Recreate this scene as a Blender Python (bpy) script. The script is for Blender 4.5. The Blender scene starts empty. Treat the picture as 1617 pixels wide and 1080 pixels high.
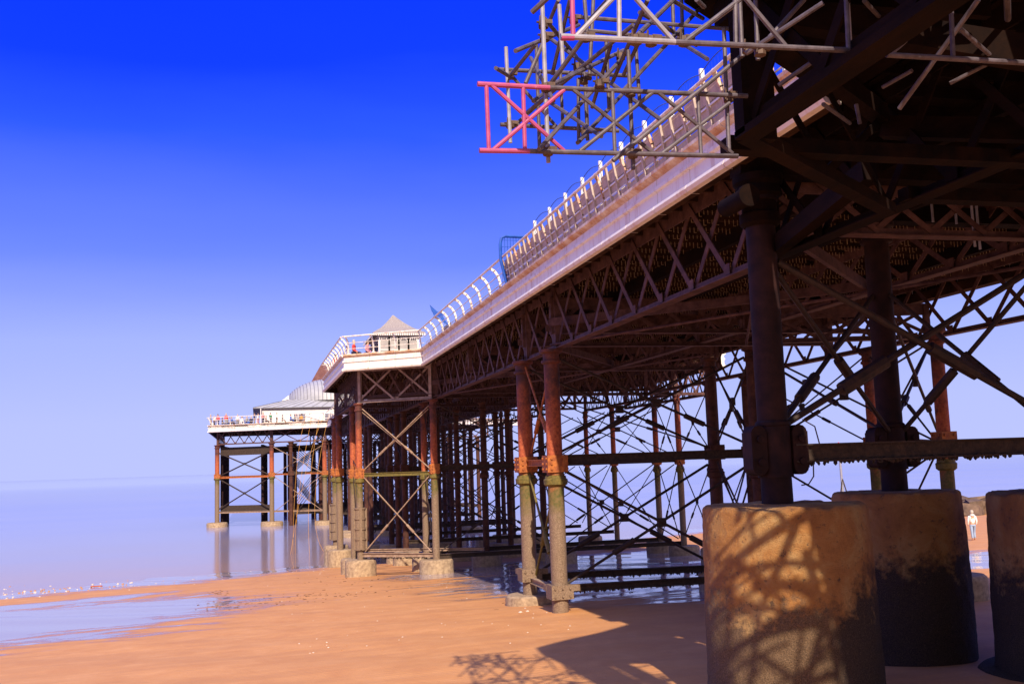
import bpy, math, random
from mathutils import Vector, Matrix, noise as mnoise
random.seed(7)
S = bpy.context.scene
COL = S.collection
R = math.radians
PI = math.pi

# ------------------------------------------------------------------ camera
F_PX, CX, CY, ROLL, EYE = 1600.0, 808.5, 540.0, R(1.9), 7.4
YAW, PITCH = R(14.18), R(6.843)
fw = Vector((math.sin(YAW) * math.cos(PITCH), math.cos(YAW) * math.cos(PITCH), math.sin(PITCH)))
rt = Vector((math.cos(YAW), -math.sin(YAW), 0))
up = rt.cross(fw)
ix = rt * math.cos(ROLL) - up * math.sin(ROLL)
iy = -rt * math.sin(ROLL) - up * math.cos(ROLL)
EYEP = Vector((0, 0, EYE))


def ray(x, y):
    return ix * (x - CX) + iy * (y - CY) + fw * F_PX


def atY(x, y, Y):
    d = ray(x, y)
    return EYEP + d * (Y / d.y)


def atX(x, y, X):
    d = ray(x, y)
    return EYEP + d * (X / d.x)


def atZ(x, y, z):
    d = ray(x, y)
    return EYEP + d * ((z - EYE) / d.z)


cam = bpy.data.cameras.new('camera')
camo = bpy.data.objects.new('camera', cam)
COL.objects.link(camo)
cam.sensor_width = 36
cam.lens = 36 * F_PX / 1617
cam.clip_end = 60000
cam.clip_start = 0.1
m = Matrix((ix, -iy, -fw)).transposed().to_4x4()
m.translation = EYEP
camo.matrix_world = m
S.camera = camo

# ------------------------------------------------------------------ mesh helpers


class MB:
    def __init__(s):
        s.v, s.f, s.m = [], [], []
        s.mi = 0

    def add(s, vs, fs):
        o = len(s.v)
        s.v += [tuple(v) for v in vs]
        for f in fs:
            s.f.append(tuple(i + o for i in f))
            s.m.append(s.mi)

    def box(s, c, d, rz=0):
        x, y, z = d[0] / 2, d[1] / 2, d[2] / 2
        vs = [Vector((sx * x, sy * y, sz * z)) for sz in (-1, 1) for sx, sy in ((-1, -1), (1, -1), (1, 1), (-1, 1))]
        if rz:
            M = Matrix.Rotation(rz, 3, 'Z')
            vs = [M @ v for v in vs]
        s.add([v + Vector(c) for v in vs], [(3, 2, 1, 0), (4, 5, 6, 7), (0, 1, 5, 4), (1, 2, 6, 5), (2, 3, 7, 6), (3, 0, 4, 7)])

    def bar(s, p, q, w, h, upv=(0, 0, 1)):
        p, q = Vector(p), Vector(q)
        d = (q - p)
        if d.length < 1e-6:
            return
        d.normalize()
        u = Vector(upv)
        a = d.cross(u)
        if a.length < 1e-3:
            a = d.cross(Vector((0, 1, 0)))
        a.normalize()
        b = a.cross(d)
        vs = [e + a * (sx * w / 2) + b * (sy * h / 2) for e in (p, q) for sx, sy in ((-1, -1), (1, -1), (1, 1), (-1, 1))]
        s.add(vs, [(3, 2, 1, 0), (4, 5, 6, 7), (0, 1, 5, 4), (1, 2, 6, 5), (2, 3, 7, 6), (3, 0, 4, 7)])

    def tube(s, p, q, r, n=8, r2=None):
        s.poly([p, q], r, n, r2)

    def poly(s, pts, r, n=8, r2=None):
        pts = [Vector(p) for p in pts]
        rings = []
        a = None
        L = len(pts)
        for i, p in enumerate(pts):
            d = (pts[min(i + 1, L - 1)] - pts[max(i - 1, 0)])
            d.normalize()
            if a is None:
                a = d.cross(Vector((0, 0, 1)))
                if a.length < 1e-3:
                    a = Vector((1, 0, 0))
            a = a - d * a.dot(d)
            a.normalize()
            b = d.cross(a)
            rr = r if r2 is None else r + (r2 - r) * i / (L - 1)
            rings.append([p + a * (rr * math.cos(2 * PI * k / n)) + b * (rr * math.sin(2 * PI * k / n)) for k in range(n)])
        vs = [v for g in rings for v in g]
        fs = []
        for i in range(L - 1):
            for k in range(n):
                k2 = (k + 1) % n
                fs.append((i * n + k, i * n + k2, (i + 1) * n + k2, (i + 1) * n + k))
        fs.append(tuple(range(n - 1, -1, -1)))
        fs.append(tuple((L - 1) * n + k for k in range(n)))
        s.add(vs, fs)

    def lathe(s, prof, c=(0, 0, 0), n=24, jit=0.0, cap=True):
        vs, fs = [], []
        L = len(prof)
        for (r, z) in prof:
            for k in range(n):
                a = 2 * PI * k / n
                rr = r * (1 + (random.random() - .5) * jit)
                vs.append((c[0] + rr * math.cos(a), c[1] + rr * math.sin(a), c[2] + z))
        for i in range(L - 1):
            for k in range(n):
                k2 = (k + 1) % n
                fs.append((i * n + k, i * n + k2, (i + 1) * n + k2, (i + 1) * n + k))
        if cap:
            fs.append(tuple(range(n - 1, -1, -1)))
            fs.append(tuple((L - 1) * n + k for k in range(n)))
        s.add(vs, fs)

    def sweep(s, prof, path_a, path_b):
        """closed profile given as two lists of matching points"""
        n = len(path_a)
        vs = list(path_a) + list(path_b)
        fs = [(k, (k + 1) % n, n + (k + 1) % n, n + k) for k in range(n)]
        fs.append(tuple(range(n - 1, -1, -1)))
        fs.append(tuple(n + k for k in range(n)))
        s.add(vs, fs)

    def mesh(s, name, mats, smooth=35):
        me = bpy.data.meshes.new(name)
        me.from_pydata(s.v, [], s.f)
        if not isinstance(mats, (list, tuple)):
            mats = [mats]
        for mt in mats:
            me.materials.append(mt)
        if len(mats) > 1:
            me.polygons.foreach_set('material_index', s.m)
        if smooth:
            me.polygons.foreach_set('use_smooth', [True] * len(me.polygons))
            me.set_sharp_from_angle(angle=R(smooth))
        me.update()
        return me

    def build(s, name, mats, parent=None, smooth=35, origin=None):
        """vertices are in world metres; the object's origin is put at origin or at the parent"""
        o0 = Vector(origin) if origin is not None else (wloc(parent) if parent else Vector((0, 0, 0)))
        s.v = [tuple(Vector(v) - o0) for v in s.v]
        me = s.mesh(name, mats, smooth)
        o = bpy.data.objects.new(name, me)
        COL.objects.link(o)
        if parent:
            o.parent = parent
            o.location = o0 - wloc(parent)
        else:
            o.location = o0
        return o


def wloc(o):
    p = Vector((0, 0, 0))
    while o:
        p = p + Vector(o.location)
        o = o.parent
    return p


def thing(name, label, cat, loc=(0, 0, 0), group=None):
    o = bpy.data.objects.new(name, None)
    COL.objects.link(o)
    o.location = loc
    tag(o, label, cat, group)
    return o


def tag(o, label, cat, group=None, kind=None):
    o['label'] = label
    o['category'] = cat
    if group:
        o['group'] = group
    if kind:
        o['kind'] = kind
    return o


# ------------------------------------------------------------------ materials
def newmat(name):
    mt = bpy.data.materials.new(name)
    mt.use_nodes = True
    nt = mt.node_tree
    return mt, nt, nt.nodes['Principled BSDF']


def N(nt, typ, **kw):
    n = nt.nodes.new(typ)
    for k, v in kw.items():
        if k.startswith('i_'):
            n.inputs[k[2:].replace('_', ' ')].default_value = v
        else:
            setattr(n, k, v)
    return n


def ramp(nt, fac, stops, interp='LINEAR'):
    r = nt.nodes.new('ShaderNodeValToRGB')
    r.color_ramp.interpolation = interp
    el = r.color_ramp.elements
    while len(el) < len(stops):
        el.new(0.5)
    for e, (p, c) in zip(el, stops):
        e.position = p
        e.color = (c[0], c[1], c[2], 1) if not isinstance(c, (int, float)) else (c, c, c, 1)
    nt.links.new(fac, r.inputs[0])
    return r.outputs[0]


def noise(nt, vec, scale, detail=5, rough=.6, dist=0):
    n = N(nt, 'ShaderNodeTexNoise')
    n.inputs['Scale'].default_value = scale
    n.inputs['Detail'].default_value = detail
    n.inputs['Roughness'].default_value = rough
    n.inputs['Distortion'].default_value = dist
    nt.links.new(vec, n.inputs['Vector'])
    return n.outputs['Fac']


def mix(nt, fac, a, b, mode='MIX'):
    n = N(nt, 'ShaderNodeMix', data_type='RGBA', blend_type=mode)
    for i, v in ((0, fac), (6, a), (7, b)):
        if isinstance(v, (int, float)):
            n.inputs[i].default_value = v
        elif isinstance(v, tuple):
            n.inputs[i].default_value = (v[0], v[1], v[2], 1)
        else:
            nt.links.new(v, n.inputs[i])
    return n.outputs[2]


def mathn(nt, op, a, b=0.0, clamp=False):
    n = N(nt, 'ShaderNodeMath', operation=op, use_clamp=clamp)
    for i, v in ((0, a), (1, b)):
        if isinstance(v, (int, float)):
            n.inputs[i].default_value = v
        else:
            nt.links.new(v, n.inputs[i])
    return n.outputs[0]


def bump(nt, bs, h, dist=.01, strength=.6):
    b = N(nt, 'ShaderNodeBump')
    b.inputs['Strength'].default_value = strength
    b.inputs['Distance'].default_value = dist
    nt.links.new(h, b.inputs['Height'])
    nt.links.new(b.outputs[0], bs.inputs['Normal'])


def pos(nt):
    return N(nt, 'ShaderNodeNewGeometry').outputs['Position']


def zof(nt, p):
    s = N(nt, 'ShaderNodeSeparateXYZ')
    nt.links.new(p, s.inputs[0])
    return s.outputs


def simple(name, c1, c2=None, scale=3, rough=.6, metal=0, b=0, stretch=None, lo=.35, hi=.65, c3=None, bscale=None, spec=None):
    mt, nt, bs = newmat(name)
    bs.inputs['Specular IOR Level'].default_value = .5 if spec is None else spec
    p = pos(nt)
    if stretch:
        mp = N(nt, 'ShaderNodeMapping')
        mp.inputs['Scale'].default_value = stretch
        nt.links.new(p, mp.inputs[0])
        p = mp.outputs[0]
    if c2:
        f = noise(nt, p, scale, 6, .65)
        st = [(lo, c1), (hi, c2)]
        if c3:
            st.append((min(hi + .14, 1), c3))
        nt.links.new(ramp(nt, f, st), bs.inputs['Base Color'])
    else:
        bs.inputs['Base Color'].default_value = (*c1, 1)
    bs.inputs['Roughness'].default_value = rough
    bs.inputs['Metallic'].default_value = metal
    if b:
        bump(nt, bs, noise(nt, p, bscale or scale * 4, 6, .7), b)
    return mt


M = {}
M['timber'] = simple('shade_dark_timber', (.0035, .0022, .003), (.014, .006, .004), 2.5, .85, b=.01, stretch=(1, .25, 1), spec=.08)  # near black, putting the deep shade of the near pier into the colour
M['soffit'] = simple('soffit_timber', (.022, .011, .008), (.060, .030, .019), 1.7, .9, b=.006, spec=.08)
M['girder'] = simple('girder_iron', (.055, .024, .024), (.125, .062, .058), 3, .7, b=.006, c3=(.19, .10, .095), spec=.25)
M['girder_pale'] = simple('pale_girder', (.24, .15, .14), (.44, .33, .31), 3, .65, b=.006, c3=(.26, .10, .05))  # pale painted members, tone raised to stand in for sunlight
M['rod'] = simple('rod_iron', (.012, .006, .006), (.04, .018, .014), 6, .7, b=.004)
M['rod_pale'] = simple('sunlit_rod', (.20, .12, .085), (.36, .25, .19), 5, .7, b=.004, c3=(.24, .09, .03))  # paler copy of the rod iron, with sunlight put into the colour
M['clip'] = simple('galvanised_clip', (.26, .17, .10), (.48, .33, .20), 5, .6)
M['strut'] = simple('strut_growth', (.02, .013, .012), (.06, .035, .025), 8, .9, b=.02, c3=(.09, .06, .045))


def column_mat():
    mt, nt, bs = newmat('column_iron')
    p = pos(nt)
    z = zof(nt, p)[2]
    n1 = noise(nt, p, 1.6, 6, .65)
    n2 = noise(nt, p, 9, 6, .7)
    n3 = noise(nt, p, 28, 4, .7)
    zj = mathn(nt, 'ADD', z, mathn(nt, 'MULTIPLY', mathn(nt, 'SUBTRACT', n1, .5), 2.6))
    red = ramp(nt, n2, [(.32, (.16, .034, .014)), (.5, (.38, .080, .028)), (.68, (.50, .145, .05))])
    dark = mix(nt, ramp(nt, n1, [(.3, .55), (.6, 1)]), red, (.055, .016, .017))  # upper shaft colour darkened to paint in the shade below the deck
    top = mix(nt, ramp(nt, mathn(nt, 'DIVIDE', zj, 16), [(.54, 0), (.66, 1)]), red, dark)
    barn = ramp(nt, n3, [(.3, (.075, .045, .03)), (.5, (.19, .125, .085)), (.7, (.32, .235, .165))])
    alg = mix(nt, ramp(nt, n2, [(.4, 0), (.6, 1)]), (.075, .075, .014), (.16, .11, .035))
    low = mix(nt, ramp(nt, mathn(nt, 'DIVIDE', zj, 16), [(.335, 0), (.385, 1)]), barn, alg)
    c = mix(nt, ramp(nt, mathn(nt, 'DIVIDE', zj, 16), [(.405, 0), (.475, 1)]), low, top)
    nt.links.new(c, bs.inputs['Base Color'])
    bs.inputs['Roughness'].default_value = .75
    bump(nt, bs, mathn(nt, 'ADD', n2, n3), .015, .6)
    return mt


M['column'] = column_mat()
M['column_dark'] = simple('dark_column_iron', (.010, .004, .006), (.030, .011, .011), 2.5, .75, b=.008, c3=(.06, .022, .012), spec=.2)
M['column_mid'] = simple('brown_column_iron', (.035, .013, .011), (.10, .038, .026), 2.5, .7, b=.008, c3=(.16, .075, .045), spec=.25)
M['clamp'] = simple('rusty_clamp', (.20, .045, .012), (.45, .14, .025), 6, .7, b=.012, c3=(.55, .24, .06))
M['collar'] = simple('algae_collar', (.075, .065, .012), (.19, .14, .03), 9, .7, b=.01)
M['footing'] = simple('footing_concrete', (.22, .15, .10), (.44, .32, .21), 5, .9, b=.03, c3=(.56, .43, .31))


def drum_mat():
    mt, nt, bs = newmat('drum_concrete')
    p = pos(nt)
    x, y, z = zof(nt, p)
    n1 = noise(nt, p, .9, 6, .65, .4)
    n2 = noise(nt, p, 7, 6, .7)
    n3 = noise(nt, p, 45, 4, .75)
    warm = ramp(nt, n1, [(.3, (.32, .125, .04)), (.5, (.58, .27, .08)), (.66, (.68, .43, .18))])
    warm = mix(nt, ramp(nt, n2, [(.30, 1), (.42, 0)]), warm, (.12, .07, .05))
    growth = ramp(nt, n3, [(.35, (.026, .015, .012)), (.58, (.095, .058, .040)), (.72, (.24, .165, .115))])
    # seaweed and barnacle crust up to the tide line, higher on the shaded landward side
    q = mathn(nt, 'ADD', z, mathn(nt, 'MULTIPLY', mathn(nt, 'SUBTRACT', n1, .5), 2.2))
    q = mathn(nt, 'ADD', q, mathn(nt, 'MULTIPLY', mathn(nt, 'SUBTRACT', n2, .5), 1.6))
    tide = mathn(nt, 'ADD', mathn(nt, 'MULTIPLY', x, 1.1), -7.1)
    tide = mathn(nt, 'MINIMUM', tide, 4.9)
    d = mathn(nt, 'SUBTRACT', q, tide)
    c = mix(nt, ramp(nt, mathn(nt, 'ADD', mathn(nt, 'MULTIPLY', d, .8), .5), [(.22, 0), (.72, 1)]), growth, warm)
    barn = ramp(nt, n3, [(.35, (.10, .06, .035)), (.6, (.32, .20, .11)), (.75, (.5, .36, .22))])
    lowb = ramp(nt, mathn(nt, 'ADD', mathn(nt, 'MULTIPLY', mathn(nt, 'SUBTRACT', q, 4.6), .7), .5), [(.3, 1), (.6, 0)])
    left = ramp(nt, mathn(nt, 'ADD', mathn(nt, 'MULTIPLY', mathn(nt, 'SUBTRACT', x, 10.45), .5), .5), [(.33, 1), (.52, 0)])
    c = mix(nt, mathn(nt, 'MULTIPLY', lowb, left), c, barn)
    nt.links.new(c, bs.inputs['Base Color'])
    bs.inputs['Roughness'].default_value = .9
    bump(nt, bs, mathn(nt, 'ADD', mathn(nt, 'MULTIPLY', n3, 1.4), mathn(nt, 'MULTIPLY', n2, 2.2)), .09, 1.0)
    return mt


M['drum'] = drum_mat()


def white_mat(name, base, stain, amount, streak=(1.2, 1.2, .18)):
    mt, nt, bs = newmat(name)
    p = pos(nt)
    mp = N(nt, 'ShaderNodeMapping')
    mp.inputs['Scale'].default_value = streak
    nt.links.new(p, mp.inputs[0])
    n1 = noise(nt, mp.outputs[0], 1.6, 7, .7)
    n2 = noise(nt, p, 6, 5, .6)
    c = mix(nt, ramp(nt, n1, [(1 - amount - .12, 0), (1 - amount + .12, 1)]), base, stain)
    c = mix(nt, mathn(nt, 'MULTIPLY', n2, .25), c, tuple(v * .8 for v in base))
    nt.links.new(c, bs.inputs['Base Color'])
    bs.inputs['Roughness'].default_value = .5
    bump(nt, bs, n2, .004, .4)
    return mt


M['white'] = white_mat('white_fascia_paint', (.80, .76, .74), (.50, .26, .14), .37, (1.6, 1.6, .14))
M['ledge'] = white_mat('stained_ledge_paint', (.78, .70, .60), (.45, .20, .07), .52, (1, 1, 1))
M['railwhite'] = white_mat('railing_paint', (.82, .79, .77), (.42, .15, .04), .42, (4, 4, 4))
M['railrust'] = white_mat('rusty_railing_paint', (.66, .54, .45), (.34, .11, .035), .48, (3, 3, 3))
M['panel'] = simple('grey_board', (.36, .29, .27), (.50, .42, .39), 4, .8, b=.006, c3=(.42, .24, .15))
M['channel'] = simple('pale_channel', (.72, .72, .74), (.84, .84, .86), 5, .4)
M['bluenet'] = simple('blue_netting', (.004, .05, .36), (.008, .09, .48), 5, .6)
M['bluecord'] = simple('blue_cord', (.06, .10, .26), None, 1, .6)
M['tubes'] = simple('galvanised_tube', (.055, .043, .058), (.12, .10, .13), 7, .55, .15, b=.003, c3=(.16, .07, .05))
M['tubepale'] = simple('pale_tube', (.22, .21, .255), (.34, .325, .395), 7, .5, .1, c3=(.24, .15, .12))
M['pink'] = simple('pink_tube_paint', (.30, .04, .14), (.40, .065, .19), 9, .55, c3=(.50, .25, .32))
M['coupler'] = simple('coupler_steel', (.05, .03, .025), (.12, .07, .05), 12, .6, .3)
M['roofslate'] = simple('shelter_shingle', (.19, .16, .155), (.44, .39, .38), 6, .85, b=.03, stretch=(3, 3, .6))
M['roofgrey'] = simple('lead_roof', (.32, .33, .38), (.40, .41, .46), 1, .5)
M['roofrib'] = simple('roof_rib', (.20, .20, .24), None, 1, .5)
M['roofred'] = simple('red_roof', (.10, .035, .035), (.17, .07, .06), 2, .8)
M['wallwhite'] = simple('wall_paint', (.72, .68, .70), (.80, .76, .78), 1, .6)
M['glass'] = simple('window_glass', (.10, .10, .16), (.20, .20, .28), .6, .15)
M['glasspale'] = simple('shelter_glass', (.30, .28, .30), (.45, .42, .42), .8, .12)
M['rope'] = simple('orange_cable', (.55, .24, .03), (.65, .34, .06), 3, .6)
M['rock'] = simple('breakwater_rock', (.07, .045, .035), (.20, .13, .09), .8, .9, b=.1)
M['redpaint'] = simple('red_marker_paint', (.6, .03, .02), (.7, .06, .04), 3, .5)
M['bench'] = simple('dark_bench', (.06, .045, .06), (.10, .08, .10), 3, .6)
M['skin'] = simple('skin', (.55, .30, .20), None, 1, .6)
M['hair'] = simple('hair', (.10, .06, .04), None, 1, .7)
M['greyhair'] = simple('grey_hair', (.42, .38, .35), None, 1, .7)

# ------------------------------------------------------------------ ground
PROF = [(-60, 5.2), (-25, 3.7), (0, 2.85), (15, 2.5), (26, 2.2), (32, 1.98), (36.5, 1.76), (58.4, .92), (72, .22), (85.7, -.40), (110, -1.1), (200, -2)]


def sand_z(x, y):
    t = y - .4 * max(-60, min(x, 60))
    z = PROF[-1][1]
    for (a, za), (b, zb) in zip(PROF, PROF[1:]):
        if t <= b:
            u = (t - a) / (b - a)
            z = za + (zb - za) * max(u, 0)
            break
    z += .035 * math.sin(x * .31 + y * .12) * math.sin(y * .23 - x * .07) + .02 * math.sin(x * .9 + 1.3 * y)
    return z


def axis(lo, hi, a, b, fine, grow):
    out = []
    v = a
    while v < b:
        out.append(v)
        v += fine
    st = fine
    v = b
    while v < hi:
        out.append(v)
        st *= grow
        v += st
    out.append(hi)
    st = fine
    v = a
    pre = []
    while v > lo:
        st *= grow
        v -= st
        pre.append(max(v, lo))
    return pre[::-1] + out


xs = axis(-500, 500, -24, 52, .6, 1.25)
ys = axis(-30, 160, 15, 95, .6, 1.3)
mb = MB()
mb.v = [(x, y, sand_z(x, y)) for y in ys for x in xs]
nx = len(xs)
mb.f = [(j * nx + i, j * nx + i + 1, (j + 1) * nx + i + 1, (j + 1) * nx + i) for j in range(len(ys) - 1) for i in range(nx - 1)]
mb.m = [0] * len(mb.f)


def sand_mat():
    mt, nt, bs = newmat('beach_sand')
    p = pos(nt)
    n1 = noise(nt, p, .12, 4, .6)
    n2 = noise(nt, p, .9, 6, .65, .3)
    n3 = noise(nt, p, 30, 4, .7)
    st = N(nt, 'ShaderNodeMapping')
    st.inputs['Scale'].default_value = (.25, 1.5, 1)
    st.inputs['Rotation'].default_value = (0, 0, -.38)
    nt.links.new(p, st.inputs[0])
    n4 = noise(nt, st.outputs[0], .8, 6, .6, .2)
    dry = ramp(nt, n2, [(.3, (.53, .24, .090)), (.52, (.60, .29, .112)), (.7, (.65, .33, .14))])
    dry = mix(nt, ramp(nt, n4, [(.35, 0), (.62, .5)]), dry, (.46, .22, .095))
    # pools and damp ground left by the tide: (centre x, y, half-length, half-width, angle)
    pools = [(-12.0, 51.0, 13.5, 11.5, .30), (-13, 62, 9, 2.6, .40), (17, 50, 9.0, 12, .1), (15.5, 62, 9, 6, .3), (21, 38.6, 8.0, 2.2, .2), (13.0, 41, 2.6, 1.0, .5), (24, 62, 9, 9, .3), (34, 43, 9, 4.5, .3)]
    wet = None
    for (cx, cy, a, b, ang) in pools:
        mp = N(nt, 'ShaderNodeMapping', vector_type='TEXTURE')
        mp.inputs['Location'].default_value = (cx, cy, 0)
        mp.inputs['Rotation'].default_value = (0, 0, ang)
        mp.inputs['Scale'].default_value = (a, b, 1000)
        nt.links.new(p, mp.inputs[0])
        ln = N(nt, 'ShaderNodeVectorMath', operation='LENGTH')
        nt.links.new(mp.outputs[0], ln.inputs[0])
        v = mathn(nt, 'SUBTRACT', 1.0, ln.outputs['Value'])
        wet = v if wet is None else mathn(nt, 'MAXIMUM', wet, v)
    # shoreline: everything seaward of the last wash
    x, y, z = zof(nt, p)
    sh = mathn(nt, 'SUBTRACT', .55, mathn(nt, 'MULTIPLY', mathn(nt, 'ADD', z, .22), 2.2))
    wet2 = mathn(nt, 'MAXIMUM', wet, sh)
    wn = mathn(nt, 'ADD', mathn(nt, 'ADD', wet2, .06), mathn(nt, 'MULTIPLY', mathn(nt, 'SUBTRACT', n4, .5), 1.5))
    wn = mathn(nt, 'ADD', wn, mathn(nt, 'MULTIPLY', mathn(nt, 'SUBTRACT', n2, .5), .7))
    pool = ramp(nt, wn, [(.16, 0), (.30, 1)])
    damp = ramp(nt, wn, [(-.0, 0), (.25, 1)])
    sp_ = noise(nt, p, 55, 2, .8)
    dry = mix(nt, ramp(nt, sp_, [(.30, .35), (.42, 0)]), dry, (.30, .14, .06))
    dry = mix(nt, ramp(nt, sp_, [(.60, 0), (.72, .35)]), dry, (.74, .46, .27))
    c = mix(nt, damp, dry, (.40, .19, .085))
    c = mix(nt, pool, c, (.34, .28, .34))
    nt.links.new(c, bs.inputs['Base Color'])
    nt.links.new(ramp(nt, wn, [(0., .75), (.16, .38), (.3, .07)]), bs.inputs['Roughness'])
    nt.links.new(ramp(nt, wn, [(.1, .3), (.3, 1)]), bs.inputs['Specular IOR Level'])
    # ripples fade under standing water
    rp = N(nt, 'ShaderNodeTexWave', wave_type='BANDS', bands_direction='Y', wave_profile='SIN')
    rp.inputs['Scale'].default_value = 1.5
    rp.inputs['Distortion'].default_value = 7
    rp.inputs['Detail'].default_value = 3
    rp.inputs['Detail Scale'].default_value = .7
    nt.links.new(p, rp.inputs['Vector'])
    vo = N(nt, 'ShaderNodeTexVoronoi', feature='F1')
    vo.inputs['Scale'].default_value = 1.1
    vo.inputs['Randomness'].default_value = 1
    nt.links.new(p, vo.inputs['Vector'])
    dents = mathn(nt, 'MULTIPLY', ramp(nt, vo.outputs['Distance'], [(.08, 0), (.2, 1)]), ramp(nt, n1, [(.45, 0), (.6, .9)]))
    h = mathn(nt, 'ADD', mathn(nt, 'MULTIPLY', n3, .5), mathn(nt, 'MULTIPLY', n4, 2.2))
    h = mathn(nt, 'ADD', h, mathn(nt, 'MULTIPLY', rp.outputs['Fac'], .45))
    h = mathn(nt, 'ADD', h, dents)
    h = mathn(nt, 'MULTIPLY', h, ramp(nt, pool, [(0, 1), (1, .05)]))
    bump(nt, bs, h, .03, .5)
    return mt


M['sand'] = sand_mat()
o = mb.build('sand', M['sand'], smooth=180)
tag(o, 'orange sand beach with tidal pools', 'beach', kind='structure')


def sea_mat():
    mt, nt, bs = newmat('sea_water')
    p = pos(nt)
    y = zof(nt, p)[1]
    mp = N(nt, 'ShaderNodeMapping')
    mp.inputs['Scale'].default_value = (.010, .06, 1)
    mp.inputs['Rotation'].default_value = (0, 0, -.1)
    nt.links.new(p, mp.inputs[0])
    n1 = noise(nt, mp.outputs[0], 1, 5, .6, .4)
    near = ramp(nt, mathn(nt, 'DIVIDE', y, 400), [(.2, (.42, .27, .22)), (.30, (.30, .26, .34)), (.42, (.16, .18, .46)), (.9, (.14, .18, .50))])
    c = mix(nt, ramp(nt, n1, [(.4, 0), (.6, .5)]), near, (.28, .28, .44))
    nt.links.new(c, bs.inputs['Base Color'])
    nt.links.new(ramp(nt, mathn(nt, 'DIVIDE', y, 1500), [(.08, .13), (.2, .13), (.7, .03)]), bs.inputs['Roughness'])
    bs.inputs['IOR'].default_value = 1.33
    bs.inputs['Specular IOR Level'].default_value = .62
    return mt


M['sea'] = sea_mat()
mb = MB()
mb.add([(-14000, 60, -.40), (14000, 60, -.40), (14000, 14000, -.40), (-14000, 14000, -.40)], [(0, 1, 2, 3)])
o = mb.build('sea', M['sea'], smooth=0)
tag(o, 'calm lavender sea out to the horizon', 'sea', kind='structure')

# ------------------------------------------------------------------ pier pieces
DECK_TOP, DECK_BOT = 14.30, 14.05
CH_T, CH_B = 13.98, 11.60           # chord heights


def fascia_profile(p, nrm):
    """closed outline in the plane spanned by the outward normal and z"""
    pr = [(-.22, 13.42), (-.02, 13.42), (.09, 13.45), (.14, 13.53), (.10, 13.62), (0, 13.66), (0, 13.98), (.08, 14.0), (.08, 14.09), (.0, 14.12), (.0, 14.30), (.10, 14.36), (.16, 14.40), (.16, 14.48), (-.30, 14.48), (-.30, 14.31), (-.22, 14.31)]
    return [Vector((p[0] + nrm[0] * a, p[1] + nrm[1] * a, z)) for a, z in pr]


def fascia(parent, a, b, n, gap=.028):
    a, b = Vector((*a, 0)), Vector((*b, 0))
    d = (b - a).normalized()
    nrm = Vector((-d.y, d.x, 0))
    L = (b - a).length
    for k in range(n):
        p = a + d * (L * k / n + gap / 2)
        q = a + d * (L * (k + 1) / n - gap / 2)
        m_ = MB()
        A, B = fascia_profile(p, nrm), fascia_profile(q, nrm)
        m_.sweep(None, A, B)
        # ledge faces take the stained paint
        NP = len(A)
        m_.m = [2 if k2 in (0, 14, 15, 16) else 1 if k2 in (8, 10, 11, 12, 13) else 0 for k2 in range(NP)] + [0, 0]
        m_.build('fascia_panel', [M['white'], M['ledge'], M['soffit']], parent, smooth=0)


def slab(parent, poly, name='deck', mat='soffit', z0=DECK_BOT, z1=DECK_TOP):
    m_ = MB()
    n = len(poly)
    vs = [(x, y, z0) for x, y in poly] + [(x, y, z1) for x, y in poly]
    fs = [tuple(range(n - 1, -1, -1)), tuple(n + i for i in range(n))] + [(i, (i + 1) % n, n + (i + 1) % n, n + i) for i in range(n)]
    m_.add(vs, fs)
    return m_.build(name, M[mat], parent, smooth=0)


def inside(x, y, poly):
    c = False
    n = len(poly)
    for i in range(n):
        x1, y1 = poly[i]
        x2, y2 = poly[(i + 1) % n]
        if (y1 > y) != (y2 > y) and x < (x2 - x1) * (y - y1) / (y2 - y1) + x1:
            c = not c
    return c


def joists(parent, poly, y0, y1, step=.95, clips=True, cstep=.125, mat='soffit'):
    mj, mc = MB(), MB()
    y = y0
    xs_ = [p[0] for p in poly]
    while y < y1:
        # span of the polygon along x at this y
        run, start = [], None
        x = min(xs_) - .1
        while x < max(xs_) + .2:
            ins = inside(x, y, poly)
            if ins and start is None:
                start = x
            if not ins and start is not None:
                run.append((start + .15, x - .15))
                start = None
            x += .1
        for a, b in run:
            if b - a < .5:
                continue
            mj.box(((a + b) / 2, y, 13.94), (b - a, .10, .21))
            if clips:
                x = max(a, 11.05 if (y < 60 and a < 12) else a) + random.random() * cstep
                while x < b:
                    if random.random() < .93:
                        l = .10 + .09 * random.random()
                        mc.box((x, y - .058, 13.83 - l / 2 + .04), (.017, .012, l))
                        if random.random() < .3:
                            mc.box((x + .035, y - .060, 13.83 - l + .05), (.07, .012, .014))
                    x += cstep * (.9 + .2 * random.random())
        y += step
    mj.build('joist', M[mat], parent, smooth=0)
    if clips and mc.v:
        mc.build('deck_clip', M['clip'], parent, smooth=0)['kind'] = 'stuff'


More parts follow.
